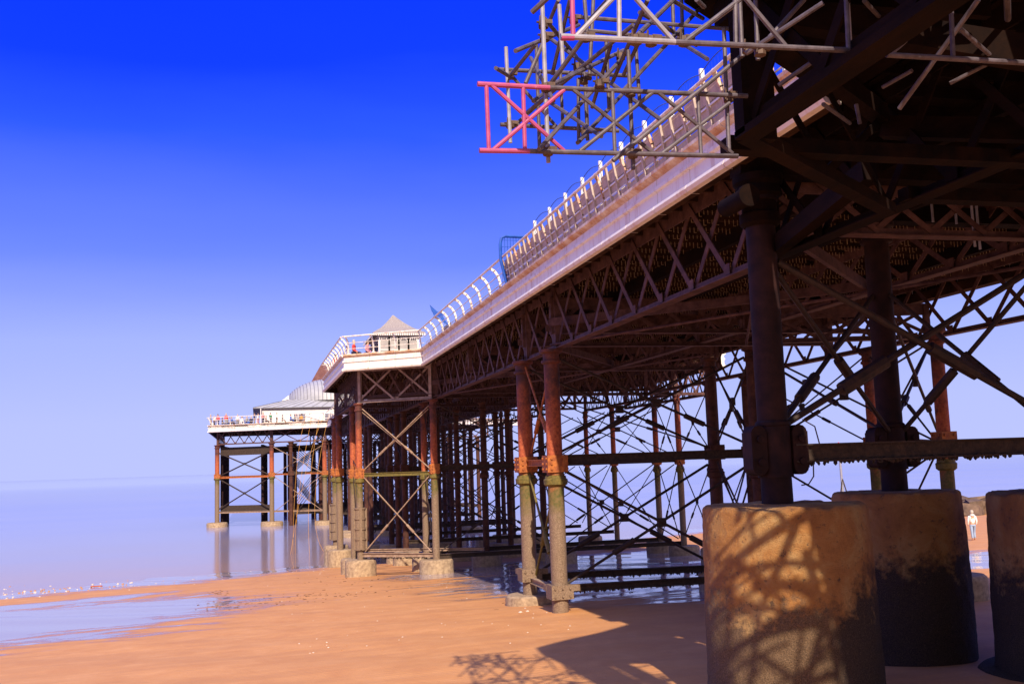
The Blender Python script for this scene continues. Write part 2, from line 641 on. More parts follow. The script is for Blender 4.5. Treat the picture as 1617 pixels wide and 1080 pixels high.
def girder(parent, a, b, mat='girder', panel=1.05, zt=CH_T, zb=CH_B, post=True, xcount=None, w=.13):
    """double-diagonal lattice girder between plan points a and b"""
    a, b = Vector((*a, 0)), Vector((*b, 0))
    L = (b - a).length
    d = (b - a) / L
    nrm = Vector((-d.y, d.x, 0))
    m_ = MB()
    P = lambda s_, z, off=0: a + d * s_ + nrm * off + Vector((0, 0, z))
    m_.bar(P(0, zt - .20), P(L, zt - .20), .05, .40)
    m_.bar(P(0, zt + .012), P(L, zt + .012), .34, .024)
    m_.bar(P(0, zb + .09), P(L, zb + .09), .04, .16)
    m_.bar(P(0, zb - .004), P(L, zb - .004), .36, .026)
    n = xcount or max(1, round(L / panel))
    st = L / n
    for k in range(n):
        s0, s1 = k * st, (k + 1) * st
        m_.bar(P(s0, zb + .1, .045), P(s1, zt - .12, .045), .03, w)
        m_.bar(P(s0, zt - .12, -.045), P(s1, zb + .1, -.045), .03, w)
        m_.bar(P(s0, zb + .06, .07), P(s0, zb + .32, .07), .30, .018, nrm)
    if post:
        for s_ in (.12, L - .12):
            m_.bar(P(s_, zb + .02), P(s_, zt - .02), .22, .20, d)
    return m_.build('girder', M[mat], parent, smooth=0)


def column(parent, x, y, r, z0, ztop=CH_B - .03, mat='column', clamp=7.35, collar=6.75, foot=None, sleeve=None, n=20, label=None):
    zc = z0
    m_ = MB()
    pr = [(r, zc - .3)]
    if collar:
        pr += [(r, collar - .2), (r * 1.15, collar - .16)]
    pr += [(r * .97, clamp or 7), (r * .95, ztop - .55), (r * 1.25, ztop - .50), (r * 1.25, ztop - .42), (r * 1.02, ztop - .38), (r * 1.02, ztop - .16), (r * 1.45, ztop - .10), (r * 1.45, ztop)]
    m_.lathe(pr, (x, y, 0), n)
    c = m_.build('column', M[mat], parent, origin=(x, y, zc))
    if label:
        c['label'] = label
    if clamp:
        k = MB()
        s = r * 1.28
        k.box((x, y, clamp), (2 * s, 2 * s, .62))
        for sx in (-1, 1):
            for dx in (-.62, .62):
                for dz in (-.19, 0, .19):
                    k.tube((x + dx * s, y + sx * s, clamp + dz), (x + dx * s, y + sx * (s + .05), clamp + dz), .045, 6)
                    k.tube((x + sx * s, y + dx * s, clamp + dz), (x + sx * (s + .05), y + dx * s, clamp + dz), .045, 6)
        k.build('clamp', M['clamp' if mat == 'column' else 'column_mid'], c)
    if collar:
        k = MB()
        k.lathe([(r * 1.1, collar - .22), (r * 1.45, collar - .15), (r * 1.5, collar + .02), (r * 1.3, collar + .07), (r * 1.3, collar + .14), (r * 1.1, collar + .18)], (x, y, 0), n, cap=False)
        k.build('collar', M['collar' if mat == 'column' else 'column_mid'], c)
    if sleeve:
        k = MB()
        zs0, zs1 = sleeve
        k.lathe([(r * 1.5, zs0), (r * 1.5, zs1)], (x, y, 0), n)
        nf = 4
        for i in range(nf + 1):
            zz = zs0 + (zs1 - zs0) * i / nf
            k.lathe([(r * 1.55, zz - .05), (r * 1.78, zz - .04), (r * 1.78, zz + .04), (r * 1.55, zz + .05)], (x, y, 0), n)
        for ax in (0, PI / 2, PI, 3 * PI / 2):
            k.box((x + r * 1.62 * math.cos(ax), y + r * 1.62 * math.sin(ax), (zs0 + zs1) / 2), (.16, .16, zs1 - zs0))
        k.build('sleeve', M['column'], c)
    if foot:
        fr, fz0, fz1 = foot
        k = MB()
        k.lathe([(fr, fz0), (fr * 1.01, fz1 - .18), (fr * .98, fz1 - .06), (fr * .90, fz1)], (x, y, 0), 28, jit=.015)
        k.build('footing', M['footing'], c)
    return c


def rod(parent, p, q, r=.035, mat='rod', tb=.5, plate=None):
    p, q = Vector(p), Vector(q)
    m_ = MB()
    m_.tube(p, q, r, 7)
    o_ = m_.build('tie_rod', M[mat], parent, origin=(p + q) / 2)
    if tb:
        d = (q - p)
        k = MB()
        L = d.length
        u = d / L
        c = p + d * tb
        h = max(.22, r * 7)
        k.poly([c - u * h * 1.2, c - u * h * .8, c - u * h * .4, c + u * h * .4, c + u * h * .8, c + u * h * 1.2], r * 2.0, 8)
        k.build('turnbuckle', M[mat], o_)
    return o_


def xbrace(parent, a, b, za0, za1, zb0=None, zb1=None, r=.035, mat='rod', pl=True, tb=(.3, .7)):
    """crossed rods between plan points a and b"""
    zb0 = za0 if zb0 is None else zb0
    zb1 = za1 if zb1 is None else zb1
    A0, A1 = Vector((*a, za0)), Vector((*a, za1))
    B0, B1 = Vector((*b, zb0)), Vector((*b, zb1))
    d = (B0 - A0)
    d.z = 0
    d.normalize()
    nn = Vector((-d.y, d.x, 0)) * (r * 1.3)
    e = d * .3
    rod(parent, A0 + nn + e, B1 + nn - e, r, mat, tb[0])
    rod(parent, A1 - nn + e, B0 - nn - e, r, mat, tb[1])
    if pl:
        c = (A0 + A1 + B0 + B1) / 4
        k = MB()
        k.bar(c - Vector((0, 0, .16)), c + Vector((0, 0, .16)), .32, r * 3.2, nn)
        k.build('brace_plate', M[mat], parent, smooth=0)


def strut(parent, a, b, z, h=.26, w=.10, mat='strut'):
    a, b = Vector((*a, z)), Vector((*b, z))
    d = (b - a).normalized()
    m_ = MB()
    m_.bar(a, b, w * .35, h)
    m_.bar(a + Vector((0, 0, h / 2)), b + Vector((0, 0, h / 2)), w * 2.2, .035)
    m_.bar(a - Vector((0, 0, h / 2)), b - Vector((0, 0, h / 2)), w * 2.2, .035)
    return m_.build('strut', M[mat], parent, smooth=0)


def crust(parent, a, b, z, h=.3, n=90, name='growth'):
    """weed and mussels hanging along a strut"""
    a, b = Vector((*a, z)), Vector((*b, z))
    m_ = MB()
    for _ in range(n):
        p = a.lerp(b, random.random()) + Vector((random.uniform(-.1, .1), random.uniform(-.1, .1), -h / 2 + random.uniform(-.05, .02)))
        s = random.uniform(.02, .05)
        m_.lathe([(.01, -s * 1.4), (s, -s * .4), (s * .9, s * .5), (.01, s)], p, 5)
    o_ = m_.build(name, M['strut'], parent)
    o_['kind'] = 'stuff'


def swan_post(m_, x, y, nrm, base=14.48, straight=False):
    """white cast bracket: rises from the ledge and curls outward to carry the handrail"""
    nx_, ny_ = nrm
    if straight:
        pts = [(-.10, 0), (-.08, .45), (0, .8), (.16, 1.12)]
    else:
        pts = [(-.26, 0), (-.26, .30), (-.24, .55), (-.16, .80), (-.02, 1.0), (.16, 1.10)]
    P = [Vector((x + nx_ * a, y + ny_ * a, base + z)) for a, z in pts]
    for p, q in zip(P, P[1:]):
        u = (q - p).normalized()
        m_.bar(p - u * .015, q + u * .015, .06, .10, (nx_, ny_, 0.001))
    m_.box((P[0].x, P[0].y, base + .05), (.2, .2, .10))
    return P[-1]


def railing(parent, a, b, ys_, mat='railwhite', straight=lambda y: False, ends=(0, 0), wires=True):
    """railing along plan edge a-b; ys_ are fractions along it"""
    a, b = Vector((*a, 0)), Vector((*b, 0))
    d = (b - a).normalized()
    L = (b - a).length
    nrm = Vector((-d.y, d.x, 0))
    m_ = MB()
    off = .18
    A = a + nrm * off + Vector((0, 0, 15.60)) + d * ends[0]
    B = b + nrm * off + Vector((0, 0, 15.60)) + d * ends[1]
    m_.tube(A, B, .045, 8)
    for z_, o_ in ((15.22, -.12), (14.86, -.22)):
        m_.tube(a + nrm * o_ + Vector((0, 0, z_)) + d * ends[0], b + nrm * o_ + Vector((0, 0, z_)) + d * ends[1], .02, 6)
    if wires:
        for z_, o_ in ((15.42, .02), (15.05, -.18), (14.68, -.23)):
            m_.tube(a + nrm * o_ + Vector((0, 0, z_)), b + nrm * o_ + Vector((0, 0, z_)), .007, 4)
    rail = m_.build('railing', M['railwhite'], parent, origin=tuple((a + b) / 2 + Vector((0, 0, 14.5))))
    for s_ in ys_:
        p = a + d * s_
        st = straight(p.y)
        k = MB()
        top = swan_post(k, p.x, p.y, (nrm.x, nrm.y), straight=st)
        k.lathe([(.02, -.07), (.055, -.04), (.065, 0), (.055, .04), (.02, .07)], top, 8)
        k.build('railing_post', M['railrust' if st else mat], rail)
    return rail


# --- the long narrow walkway
E0, E1 = 9.66, 26.0       # deck edges
walk = thing('pier_walkway', 'long narrow stretch of pier with white edge on rusty iron columns', 'pier', (15, 40, 2))
WP = [(E0, -6), (E1, -6), (E1, 60.35), (E0, 60.35)]
slab(walk, [(E0 + .2, 19.2), (E1 - .2, 19.2), (E1 - .2, 60.35), (E0 + .2, 60.35)])
slab(walk, [(E0 + .2, -6), (E1 - .2, -6), (E1 - .2, 19.19), (E0 + .2, 19.19)], mat='timber')  # same deck in the darker copy, standing in for its shade
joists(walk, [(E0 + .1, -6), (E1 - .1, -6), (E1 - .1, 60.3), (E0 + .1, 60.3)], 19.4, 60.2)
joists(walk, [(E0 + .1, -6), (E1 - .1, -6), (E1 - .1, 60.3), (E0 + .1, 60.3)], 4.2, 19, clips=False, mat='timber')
fascia(walk, (E0, 15.1), (E0, 60.35), 23)
fascia(walk, (E1, 60.3), (E1, -6), 24)
m_ = MB()
m_.box((E1 - .35, 27.0, 13.42), (.5, 66, .34))
m_.build('edge_beam', M['soffit'], walk, smooth=0)
GX0, GX1, GX2 = 10.6, 18.6, 24.8
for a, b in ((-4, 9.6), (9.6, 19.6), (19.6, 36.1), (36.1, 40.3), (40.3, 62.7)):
    mt_ = 'timber' if b < 20 else 'girder'  # near spans take the dark copy as painted shade
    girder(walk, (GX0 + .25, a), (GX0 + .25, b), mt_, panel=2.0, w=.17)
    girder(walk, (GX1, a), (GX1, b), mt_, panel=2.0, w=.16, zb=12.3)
    girder(walk, (GX2, a), (GX2, b), panel=2.0, w=.16)
for y in (19.6, 36.1, 40.3, 51.5):
    girder(walk, (GX0, y), (GX2, y), panel=1.4, zt=13.5, zb=12.2)
mid = MB()
for xg in (13.2, 16.0, 21.7):
    mid.bar((xg, -4, 13.62), (xg, 60, 13.62), .18, .42)
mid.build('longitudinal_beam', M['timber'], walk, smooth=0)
# wind bracing under the deck between the bents
for (a, b) in ((19.6, 36.1), (40.3, 62.7)):
    for p, q in (((GX0, a), (GX1, b)), ((GX0, b), (GX1, a))):
        rod(walk, (p[0], p[1], 11.75), (q[0], q[1], 11.75), .05, 'girder', 0)
    for p, q in (((GX0, a), (GX1, (a + b) / 2)), ((GX0, b), (GX1, (a + b) / 2))):
        m_ = MB()
        m_.bar((*p, 12.6), (*q, 12.6), .14, .3)
        m_.build('wind_beam', M['girder'], walk, smooth=0)

# near columns on the concrete drums
A_, B_, C_ = (10.25, 18.95), (15.38, 22.45), (17.4, 19.0)
for (x, y), nm in ((A_, 'a'), (B_, 'b'), (C_, 'c')):
    r = .32
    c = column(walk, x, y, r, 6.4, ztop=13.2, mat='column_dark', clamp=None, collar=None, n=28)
    k = MB()
    k.lathe([(r * 1.12, 6.95), (r * 1.12, 7.02), (r * 1.06, 7.05), (r * 1.06, 7.98), (r * 1.12, 8.0), (r * 1.12, 8.06), (r, 8.1)], (x, y, 0), 28, cap=False)
    k.build('collar', M['column_dark'], c)
    for sx, sy in ((-1, 0), (1, .0)):       # rounded lug brackets either side of the collar
        k = MB()
        cx_, cy_ = x + sx * (r + .14), y - .05
        k.box((cx_, cy_, 7.5), (.34, .42, .74))
        k.tube((cx_, cy_ - .20, 7.84), (cx_, cy_ + .20, 7.84), .165, 12)
        k.tube((cx_, cy_ - .20, 7.16), (cx_, cy_ + .20, 7.16), .165, 12)
        for dz in (-.24, .22):
            k.tube((cx_, cy_ - .24, 7.5 + dz), (cx_, cy_ - .30, 7.5 + dz), .075, 8)
        k.build('lug_bracket', M['column_dark'], c)
# capital and pipe stub on the nearest column
m_ = MB()
m_.lathe([(.34, 12.15), (.42, 12.22), (.42, 12.42), (.36, 12.46), (.36, 12.75), (.50, 12.82), (.46, 13.0), (.52, 13.08), (.52, 13.24)], (*A_, 0), 24)
m_.build('capital', M['timber'], walk)
for xa in (A_, B_):
    m_ = MB()
    m_.bar((xa[0] - .5, xa[1], 13.44), (25.5, xa[1], 13.44), .5, .40)
    m_.build('bearing_beam', M['timber'], walk, smooth=0)
m_ = MB()
m_.tube((A_[0] - .62, A_[1] - .75, 12.62), (A_[0] - .62, A_[1] + .3, 12.62), .19, 24)
m_.tube((A_[0] - .62, A_[1] - .80, 12.62), (A_[0] - .62, A_[1] - .70, 12.62), .23, 24)
m_.build('pipe_stub', M['timber'], walk)

m_ = MB()
m_.poly([(A_[0] + .48, 18.6, 8.1), (A_[0] + .72, 18.55, 7.95), (A_[0] + .80, 18.55, 7.6)], .014, 6)
m_.build('loose_cable', M['rod'], walk)
m_ = MB()
m_.poly([(A_[0] + .66, 18.6, 7.2), (A_[0] + .62, 18.55, 6.95), (A_[0] + .5, 18.55, 6.8), (A_[0] + .36, 18.6, 6.78)], .014, 6)
m_.build('loose_cable', M['rod'], walk)
# trestle at 36-40 m
column(walk, GX0, 36.1, .30, sand_z(GX0, 36.1), foot=None)
column(walk, GX0, 40.3, .30, sand_z(GX0, 40.3), foot=(1.0, 1.2, 2.18))
column(walk, GX1, 35.7, .27, sand_z(GX1, 35.7), foot=(.95, .9, 2.7), mat='column_mid', clamp=7.6)
column(walk, GX1, 39.5, .25, sand_z(GX1, 39.5), foot=(.95, .9, 2.7), mat='column_mid', clamp=7.6)
# low clamps with bolts at the foot of the pair
for (x, y, z) in ((GX0, 36.1, 2.75), (GX0, 40.3, 2.95)):
    k = MB()
    k.box((x, y, z), (.82, .78, .5))
    k.box((x + .55, y - .1, z + .12), (.34, .2, .22))
    k.box((x - .30, y + .5, z + .1), (.24, .4, .2))
    for dx in (-.28, 0, .28):
        for dz in (-.14, .14):
            k.tube((x + dx, y - .39, z + dz), (x + dx, y - .45, z + dz), .04, 6)
    k.build('foot_clamp', M['column'], walk, smooth=0)
strut(walk, (GX0, 36.3), (GX0, 40.2), 7.4, .22, .08, 'clamp')
strut(walk, (GX0, 36.3), (GX0, 40.2), 2.75, .2, .08, 'footing')
xbrace(walk, (GX0 + .1, 36.1), (GX0 + .1, 40.3), 7.8, 11.3, r=.045, mat='clamp', pl=False)
xbrace(walk, (GX0 + .1, 36.1), (GX0 + .1, 40.3), 2.9, 7.0, r=.05, mat='collar', pl=False, tb=(.35, .6))
for y, y2 in ((36.1, 35.7), (40.3, 39.5)):
    strut(walk, (GX0, y), (GX1, y2), 7.5, .30, .10, 'strut')
    strut(walk, (GX0, y), (GX1, y2), 2.85, .22, .10, 'strut')
    crust(walk, (GX0, y), (GX1, y2), 2.85, .22, 140)
    xbrace(walk, (GX0, y), (GX1, y2), 7.8, 11.2, r=.05)
    xbrace(walk, (GX0, y), (GX1, y2), 3.0, 7.1, r=.055)
xbrace(walk, (GX1, 35.7), (GX1, 39.5), 8.0, 11.2, r=.04)
xbrace(walk, (GX1, 35.7), (GX1, 39.5), 3.1, 7.2, r=.04)
# bracing round the drum columns
strut(walk, (A_[0] + .35, A_[1] - .15), (C_[0], C_[1] - .15), 7.42, .34, .12)
crust(walk, (A_[0] + .35, A_[1] - .15), (C_[0], C_[1] - .15), 7.42, .34, 160)
xbrace(walk, A_, C_, 8.0, 11.4, r=.075, tb=(.30, .62), pl=False)
xbrace(walk, A_, B_, 7.9, 11.3, r=.06, tb=(.28, .6), pl=False)
xbrace(walk, B_, C_, 7.9, 11.3, r=.06, tb=(.3, .6), pl=False)
xbrace(walk, B_, (GX1, 35.7), 7.9, 11.3, r=.045)
xbrace(walk, B_, (24.8, 33.2), 7.8, 11.3, r=.05)
strut(walk, B_, (24.8, 33.2), 7.6, .24, .1)
column(walk, 22.9, 30.4, .235, sand_z(24.8, 33.2), mat='column', clamp=7.7, foot=(1.0, 1.6, 3.2), collar=6.9)
xbrace(walk, (24.8, 33.2), (GX1, 35.7), 7.8, 11.3, r=.04)
xbrace(walk, (24.8, 33.2), (GX1, 35.7), 3.2, 7.2, r=.04)
girder(walk, (24.8, 33.2), (GX1, 34.6), panel=1.9, zt=12.9)
column(walk, GX2, 37.4, .24, sand_z(GX2, 37.4), mat='column', clamp=7.7, foot=(1.0, 1.6, 3.0), collar=6.9)
for y in (48.5, 53.0):
    column(walk, GX2, y, .24, sand_z(GX2, y), mat='column_mid', clamp=7.6, foot=(.95, .8, 2.4))
xbrace(walk, (GX2, 33.2), (GX2, 37.4), 7.9, 11.3, r=.04, pl=False)
xbrace(walk, (GX2, 33.2), (GX2, 37.4), 3.2, 7.3, r=.04, pl=False)
xbrace(walk, (GX1, 39.5), (GX2, 48.5), 7.9, 11.4, r=.045)
xbrace(walk, (GX1, 39.5), (GX2, 48.5), 3.0, 7.2, r=.045)
strut(walk, (GX1, 39.5), (GX2, 48.5), 7.5, .26)
xbrace(walk, (GX2, 48.5), (GX2, 53), 3, 7.2, r=.035, pl=False)
xbrace(walk, (GX2, 53), (26.9, 62.5), 7.8, 11.3, r=.035)
xbrace(walk, (GX2, 53), (26.9, 62.5), 2.4, 7.2, r=.035)
xbrace(walk, (GX2, 37.4), (GX2, 48.5), 7.8, 11.4, r=.035)
xbrace(walk, (GX1, 39.5), (18.6, 62.7), 7.8, 11.4, r=.035)
strut(walk, (GX2, 37.4), (GX2, 48.5), 7.55, .2)
strut(walk, (GX1, 42), (GX2, 44), 2.4, .2)

# hanging scaffold tubes under the deck
for (x, y0, y1, X) in ((1468, 285, 352, 15.5), (1505, 290, 355, 16), (1530, 280, 392, 16.2), (1539, 296, 396, 16.4)):
    p = atX(x, y0, X)
    q = atX(x + 2, y1, X)
    p.z = 13.9
    q.x, q.y = p.x, p.y
    m_ = MB()
    m_.tube(p, q, .03, 8)
    m_.build('hanging_tube', M['tubepale'], walk)

# rail and barrier
posts = [60.75 - 1.98 * k for k in range(0, 23)]
posts = [y for y in posts if y < 60]
railing(walk, (E0, 15.1), (E0, 60.35), [y - 15.1 for y in posts if y > 15.4], straight=lambda y: y < 39.9)
railing(walk, (E1, 60.35), (E1, -6), [2 * k for k in range(33)])

# --- concrete drums
drum_defs = [((A_[0] + .13, A_[1]), 1.63, 'nearest concrete drum, dappled with orange sunlight'),
             (B_, 1.52, 'shaded concrete drum behind the sunlit one, with black tide-line growth'),
             (C_, 1.70, 'shaded concrete drum cut off by the right edge of the picture')]
for (x, y), r, lab in drum_defs:
    m_ = MB()
    z0 = sand_z(x, y) - .8
    n = 200
    prof = []
    for i in range(90):
        u = i / 89
        z = z0 + (6.33 - z0) * u
        prof.append((r * (1.075 - .075 * u), z))
    prof += [(r * .992, 6.37), (r * .96, 6.41), (r * .4, 6.42)]
    m_.lathe(prof, (x, y, 0), n)
    for i, v in enumerate(m_.v):
        rr = math.hypot(v[0] - x, v[1] - y)
        if rr < r * .5:
            continue
        q = Vector(v)
        d = .028 * mnoise.noise(q * 1.1) + .016 * mnoise.noise(q * 4.5) + .010 * mnoise.noise(q * 13)
        pit = mnoise.noise(q * 7 + Vector((5, 9, 2)))
        if pit > .38:
            d -= .05 * (pit - .38)
        top = max(0, v[2] - 6.2) / .22
        chip = max(0, mnoise.noise(Vector((v[0] * 2.6, v[1] * 2.6, 3.3))) - .12)
        f = (rr + d) / rr
        m_.v[i] = (x + (v[0] - x) * f, y + (v[1] - y) * f, v[2] - top * chip * .16 + .012 * mnoise.noise(q * 5) * top)
    t = m_.build('concrete_drum', M['drum'], None, smooth=60, origin=(x, y, sand_z(x, y)))
    tag(t, lab, 'concrete pier base', 'concrete drums under the pier columns')
    k = MB()
    zb = sand_z(x, y) - .35
    k.lathe([(r * 1.28, zb - .3), (r * 1.30, zb + .25), (r * 1.24, zb + .34), (r * .9, zb + .36)], (x, y, 0), 64, jit=.01)
    k.build('base_ring', M['drum'], t)

# --- safety fence and boards behind the near railing
fence = thing('safety_fence', 'row of white uprights with blue-edged wire mesh behind the railing', 'fence', (10.5, 30, 14.3))
fy = [38.6, 37.28, 35.2, 33.2, 31.25, 29.4, 27.5, 25.6, 23.7, 21.8, 19.8, 17.9]
for y in fy[1:]:
    m_ = MB()
    m_.bar((10.5, y, 14.3), (10.5, y, 16.78), .10, .012)
    m_.bar((10.45, y + .04, 14.3), (10.45, y + .04, 16.78), .012, .08)
    m_.bar((10.55, y + .04, 14.3), (10.55, y + .04, 16.78), .012, .08)
    m_.build('upright', M['channel'], fence, smooth=0)
for y0, y1 in zip(fy[1:], fy[2:]):
    m_ = MB()
    pts = []
    for k in range(9):
        u = k / 8
        pts.append((10.44, y0 + (y1 - y0) * u, 16.62 + .15 * math.sin(PI * u)))
    m_.poly(pts, .012, 5)
    for zz in (14.9, 15.3, 15.7, 16.1, 16.45):
        m_.tube((10.44, y0, zz), (10.44, y1, zz), .003, 3)
    for k in range(1, 12):
        u = k / 12
        yy = y0 + (y1 - y0) * u
        m_.tube((10.44, yy, 14.6), (10.44, yy, 16.62 + .15 * math.sin(PI * u)), .0025, 3)
    m_.build('mesh_panel', M['bluecord'], fence)
m_ = MB()
pts = [(10.5, 38.6, 16.42), (9.62, 38.6, 16.44), (9.46, 38.6, 16.36), (9.40, 38.6, 16.1), (9.40, 38.6, 15.5), (9.62, 38.6, 14.5)]
m_.poly(pts, .065, 6)
m_.tube((10.5, 38.6, 14.3), (10.5, 38.6, 16.42), .04, 6)
e = m_.build('end_frame', M['bluenet'], fence)
m_ = MB()
for k in range(9):
    m_.tube((9.46 + k * .12, 38.6, 14.55), (9.46 + k * .12, 38.6, 16.4), .010, 4)
for k in range(7):
    m_.tube((9.42, 38.6, 14.6 + k * .28), (10.5, 38.6, 14.6 + k * .28), .009, 4)
m_.build('end_netting', M['bluenet'], e)

ps = [y for y in posts if y < 40.5]
labs = ['first', 'second', 'third', 'fourth', 'fifth', 'sixth', 'seventh', 'eighth', 'ninth', 'tenth', 'eleventh', 'twelfth']
for i, (ya, yb) in enumerate(zip(ps, ps[1:])):
    t = thing('board_barrier', '%s grey plank screen between rusty railing posts, counted from the blue netting' % labs[i], 'barrier',
              (10.0, (ya + yb) / 2, 14.48), 'plank screens along the near railing')
    y0, y1 = yb + .10, ya - .10
    lean = lambda z: 9.80 - .16 * (z - 14.5)
    for z0_, z1_ in ((14.50, 14.80), (14.83, 15.14), (15.17, 15.50)):
        m_ = MB()
        m_.bar((lean(z0_), (y0 + y1) / 2, z0_), (lean(z1_), (y0 + y1) / 2, z1_), y1 - y0, .03, (1, 0, .1))
        m_.build('plank', M['panel'], t, smooth=0)
    for u in (.33, .67):
        yy = y0 + (y1 - y0) * u
        m_ = MB()
        m_.bar((lean(14.5) - .05, yy, 14.5), (lean(15.62) - .05, yy, 15.62), .09, .06, (1, 0, .1))
        m_.build('batten', M['panel'], t, smooth=0)
    m_ = MB()
    for z_ in (14.82, 15.08):
        m_.bar((lean(z_) - .045, y0, z_), (lean(z_) - .045, y1, z_), .02, .04)
    m_.build('cross_wire', M['channel'], t, smooth=0)

# blue sheet caught on the railing, dark bench behind it
m_ = MB()
bx, by, bz = 9.6, 54.6, 15.75
P_ = [(-.42, 0, .50), (-.30, .02, .10), (.05, .05, .10), (.30, .1, .22), (.0, .06, -.15), (.34, .08, -.18), (.62, .1, -.62), (.40, .06, -.55), (.12, .04, -.20), (-.2, .0, -.12)]
fr = [Vector((bx + a, by + b, bz + c)) for a, b, c in P_]
bk = [v + Vector((.02, .05, 0)) for v in fr]
order = [0, 9, 8, 7, 6, 5, 3, 2, 1]
ring = [fr[i] for i in order]
ringb = [bk[i] for i in order]
m_.sweep(None, ring, ringb)
tag(m_.build('plastic_sheet', M['bluenet'], None, smooth=0, origin=(bx, by, bz)), 'torn bright blue plastic sheet flapping on the railing', 'plastic sheet')

be = thing('bench', 'dark bench behind the white curved railing posts', 'bench', (10.6, 56.5, 14.3))
m_ = MB()
m_.box((10.75, 56.5, 14.75), (.5, 2.6, .07))
m_.build('seat', M['bench'], be, smooth=0)
m_ = MB()
m_.box((10.45, 56.5, 15.08), (.07, 2.6, .55))
m_.build('backrest', M['bench'], be, smooth=0)
for y in (55.4, 57.6):
    m_ = MB()
    m_.box((10.75, y, 14.5), (.45, .08, .42))
    m_.build('leg', M['bench'], be, smooth=0)

# --- ruined near bay with its outer girder, hung with scaffold
near = thing('pier_stub', 'dark timber and iron pier bay overhead, under repair', 'pier', (8, 11, 11.5))
NB = [(5.55, 11.95), (9.75, 15.1), (9.75, 9.3), (5.55, 9.3)]
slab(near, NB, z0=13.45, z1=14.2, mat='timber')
slab(near, [(8.75, 9.25), (10.05, 9.25), (10.05, -2.0), (8.75, -2.0)], z0=13.45, z1=14.15, mat='timber')  # unseen strip added to keep sun off the right half of the drum
m_ = MB()
m_.bar((6.1, 6.2, 11.47), (6.1, 11.5, 11.47), .32, .10)
m_.bar((6.1, 6.2, 11.60), (6.1, 11.5, 11.60), .07, .20)
m_.bar((6.1, 6.2, 13.25), (6.1, 11.9, 13.25), .30, .34)
m_.bar((6.1, 11.35, 11.45), (6.1, 11.35, 13.4), .32, .26)
m_.bar((6.42, 11.55, 11.45), (6.42, 11.55, 13.4), .22, .16)
for a, b in ((11.2, 9.6), (9.6, 11.2), (9.6, 8.0), (8.0, 9.6), (8.0, 6.4), (6.4, 8)):
    s_ = .05 if a < b else -.05
    m_.bar((6.1 + s_, a, 11.6), (6.1 + s_, b, 13.2), .03, .16)
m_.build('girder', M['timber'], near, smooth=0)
m_ = MB()
m_.bar((6.1, 11.5, 11.52), (10.5, 14.9, 11.52), .26, .18)
m_.bar((6.1, 11.5, 13.2), (10.5, 14.9, 13.2), .26, .3)
for u in (0, .5):
    a = Vector((6.1, 11.5, 0)).lerp(Vector((10.5, 14.9, 0)), u)
    b = Vector((6.1, 11.5, 0)).lerp(Vector((10.5, 14.9, 0)), u + .5)
    m_.bar((a.x, a.y, 11.6), (b.x, b.y, 13.1), .03, .15)
    m_.bar((a.x, a.y, 13.1), (b.x, b.y, 11.6), .03, .15)
m_.build('girder', M['timber'], near, smooth=0)
m_ = MB()
m_.bar((6.2, 12.3, 11.62), (20.0, 12.3, 11.62), .3, .2)
m_.bar((10.6, 14.6, 11.7), (18.6, 14.6, 11.7), .3, .22)
m_.build('cross_beam', M['timber'], near, smooth=0)
for y in (10.4, 11.1):
    m_ = MB()
    m_.box((7.6, y, 13.3), (4.0, .12, .28))
    m_.build('joist', M['timber'], near, smooth=0)
for p, q in (((10.2, 14.9, 12.2), (10.6, 19.2, 11.7)), ((6.3, 11.3, 13.1), (10.6, 9.5, 11.8)), ((10.6, 15, 13), (14, 11, 11.7)), ((14, 16, 13.1), (18.6, 10.5, 12.0))):
    m_ = MB()
    m_.bar(p, q, .28, .36)
    m_.build('raking_beam', M['timber'], near, smooth=0)

# --- scaffold
scaf = thing('scaffold', 'jutting grey and pink tube scaffold hung from the dark pier bay', 'scaffold', (4.5, 11, 10.8))


def ladder(y, tl, tr, bl, br, ups, dgs, mat, r=.030, label=None, chords=True):
    a, b = atY(*tl, y), atY(*tr, y)
    c, d = atY(*bl, y), atY(*br, y)
    o_ = bpy.data.objects.new('ladder_beam', None)
    COL.objects.link(o_)
    o_.parent = scaf
    o_.location = a - wloc(scaf)
    if label:
        o_['label'] = label
    for p, q in ((a, b), (c, d)):
        k = MB()
        k.tube(p, q, r, 10)
        k.build('chord', M[mat], o_)
    for (p, q) in ups:
        k = MB()
        k.tube(atY(*p, y), atY(*q, y), r * .85, 8)
        k.build('upright', M[mat], o_)
    for (p, q) in dgs:
        k = MB()
        k.tube(atY(*p, y), atY(*q, y), r * .85, 8)
        k.build('diagonal', M[mat], o_)
    return o_


ladder(11.0, (754, 133), (868, 139), (757, 238), (836, 239),
       [((768, 134), (772, 238)), ((826, 137), (829, 239))], [((776, 135), (891, 239)), ((779, 237), (891, 142))], 'pink', label='pink painted end of the ladder beam')
ladder(11.0, (868, 139), (1180, 152), (836, 239), (1165, 247),
       [((967, 144), (971, 242)), ((1102, 149), (1107, 245))],
       [((905, 142), (1033, 243)), ((916, 239), (1030, 147)), ((1040, 147), (1157, 243)), ((1045, 243), (1152, 163))], 'tubes')
ladder(9.0, (885, -70), (1066, -60), (885, 58), (1066, 67),
       [((977, -66), (978, 62))], [((910, 58), (1026, -62)), ((947, -66), (1064, 66))], 'tubepale', label='pale sunlit end of the near ladder beam')  # pale copy paints this end as sunlit; the next lengths are darkened as shaded
ladder(9.0, (1066, -60), (1340, -45), (1066, 67), (1340, 80),
       [((1160, -56), (1162, 71)), ((1334, -46), (1340, 80))], [((1080, 68), (1235, -52)), ((1130, -58), (1242, 75))], 'tubes')
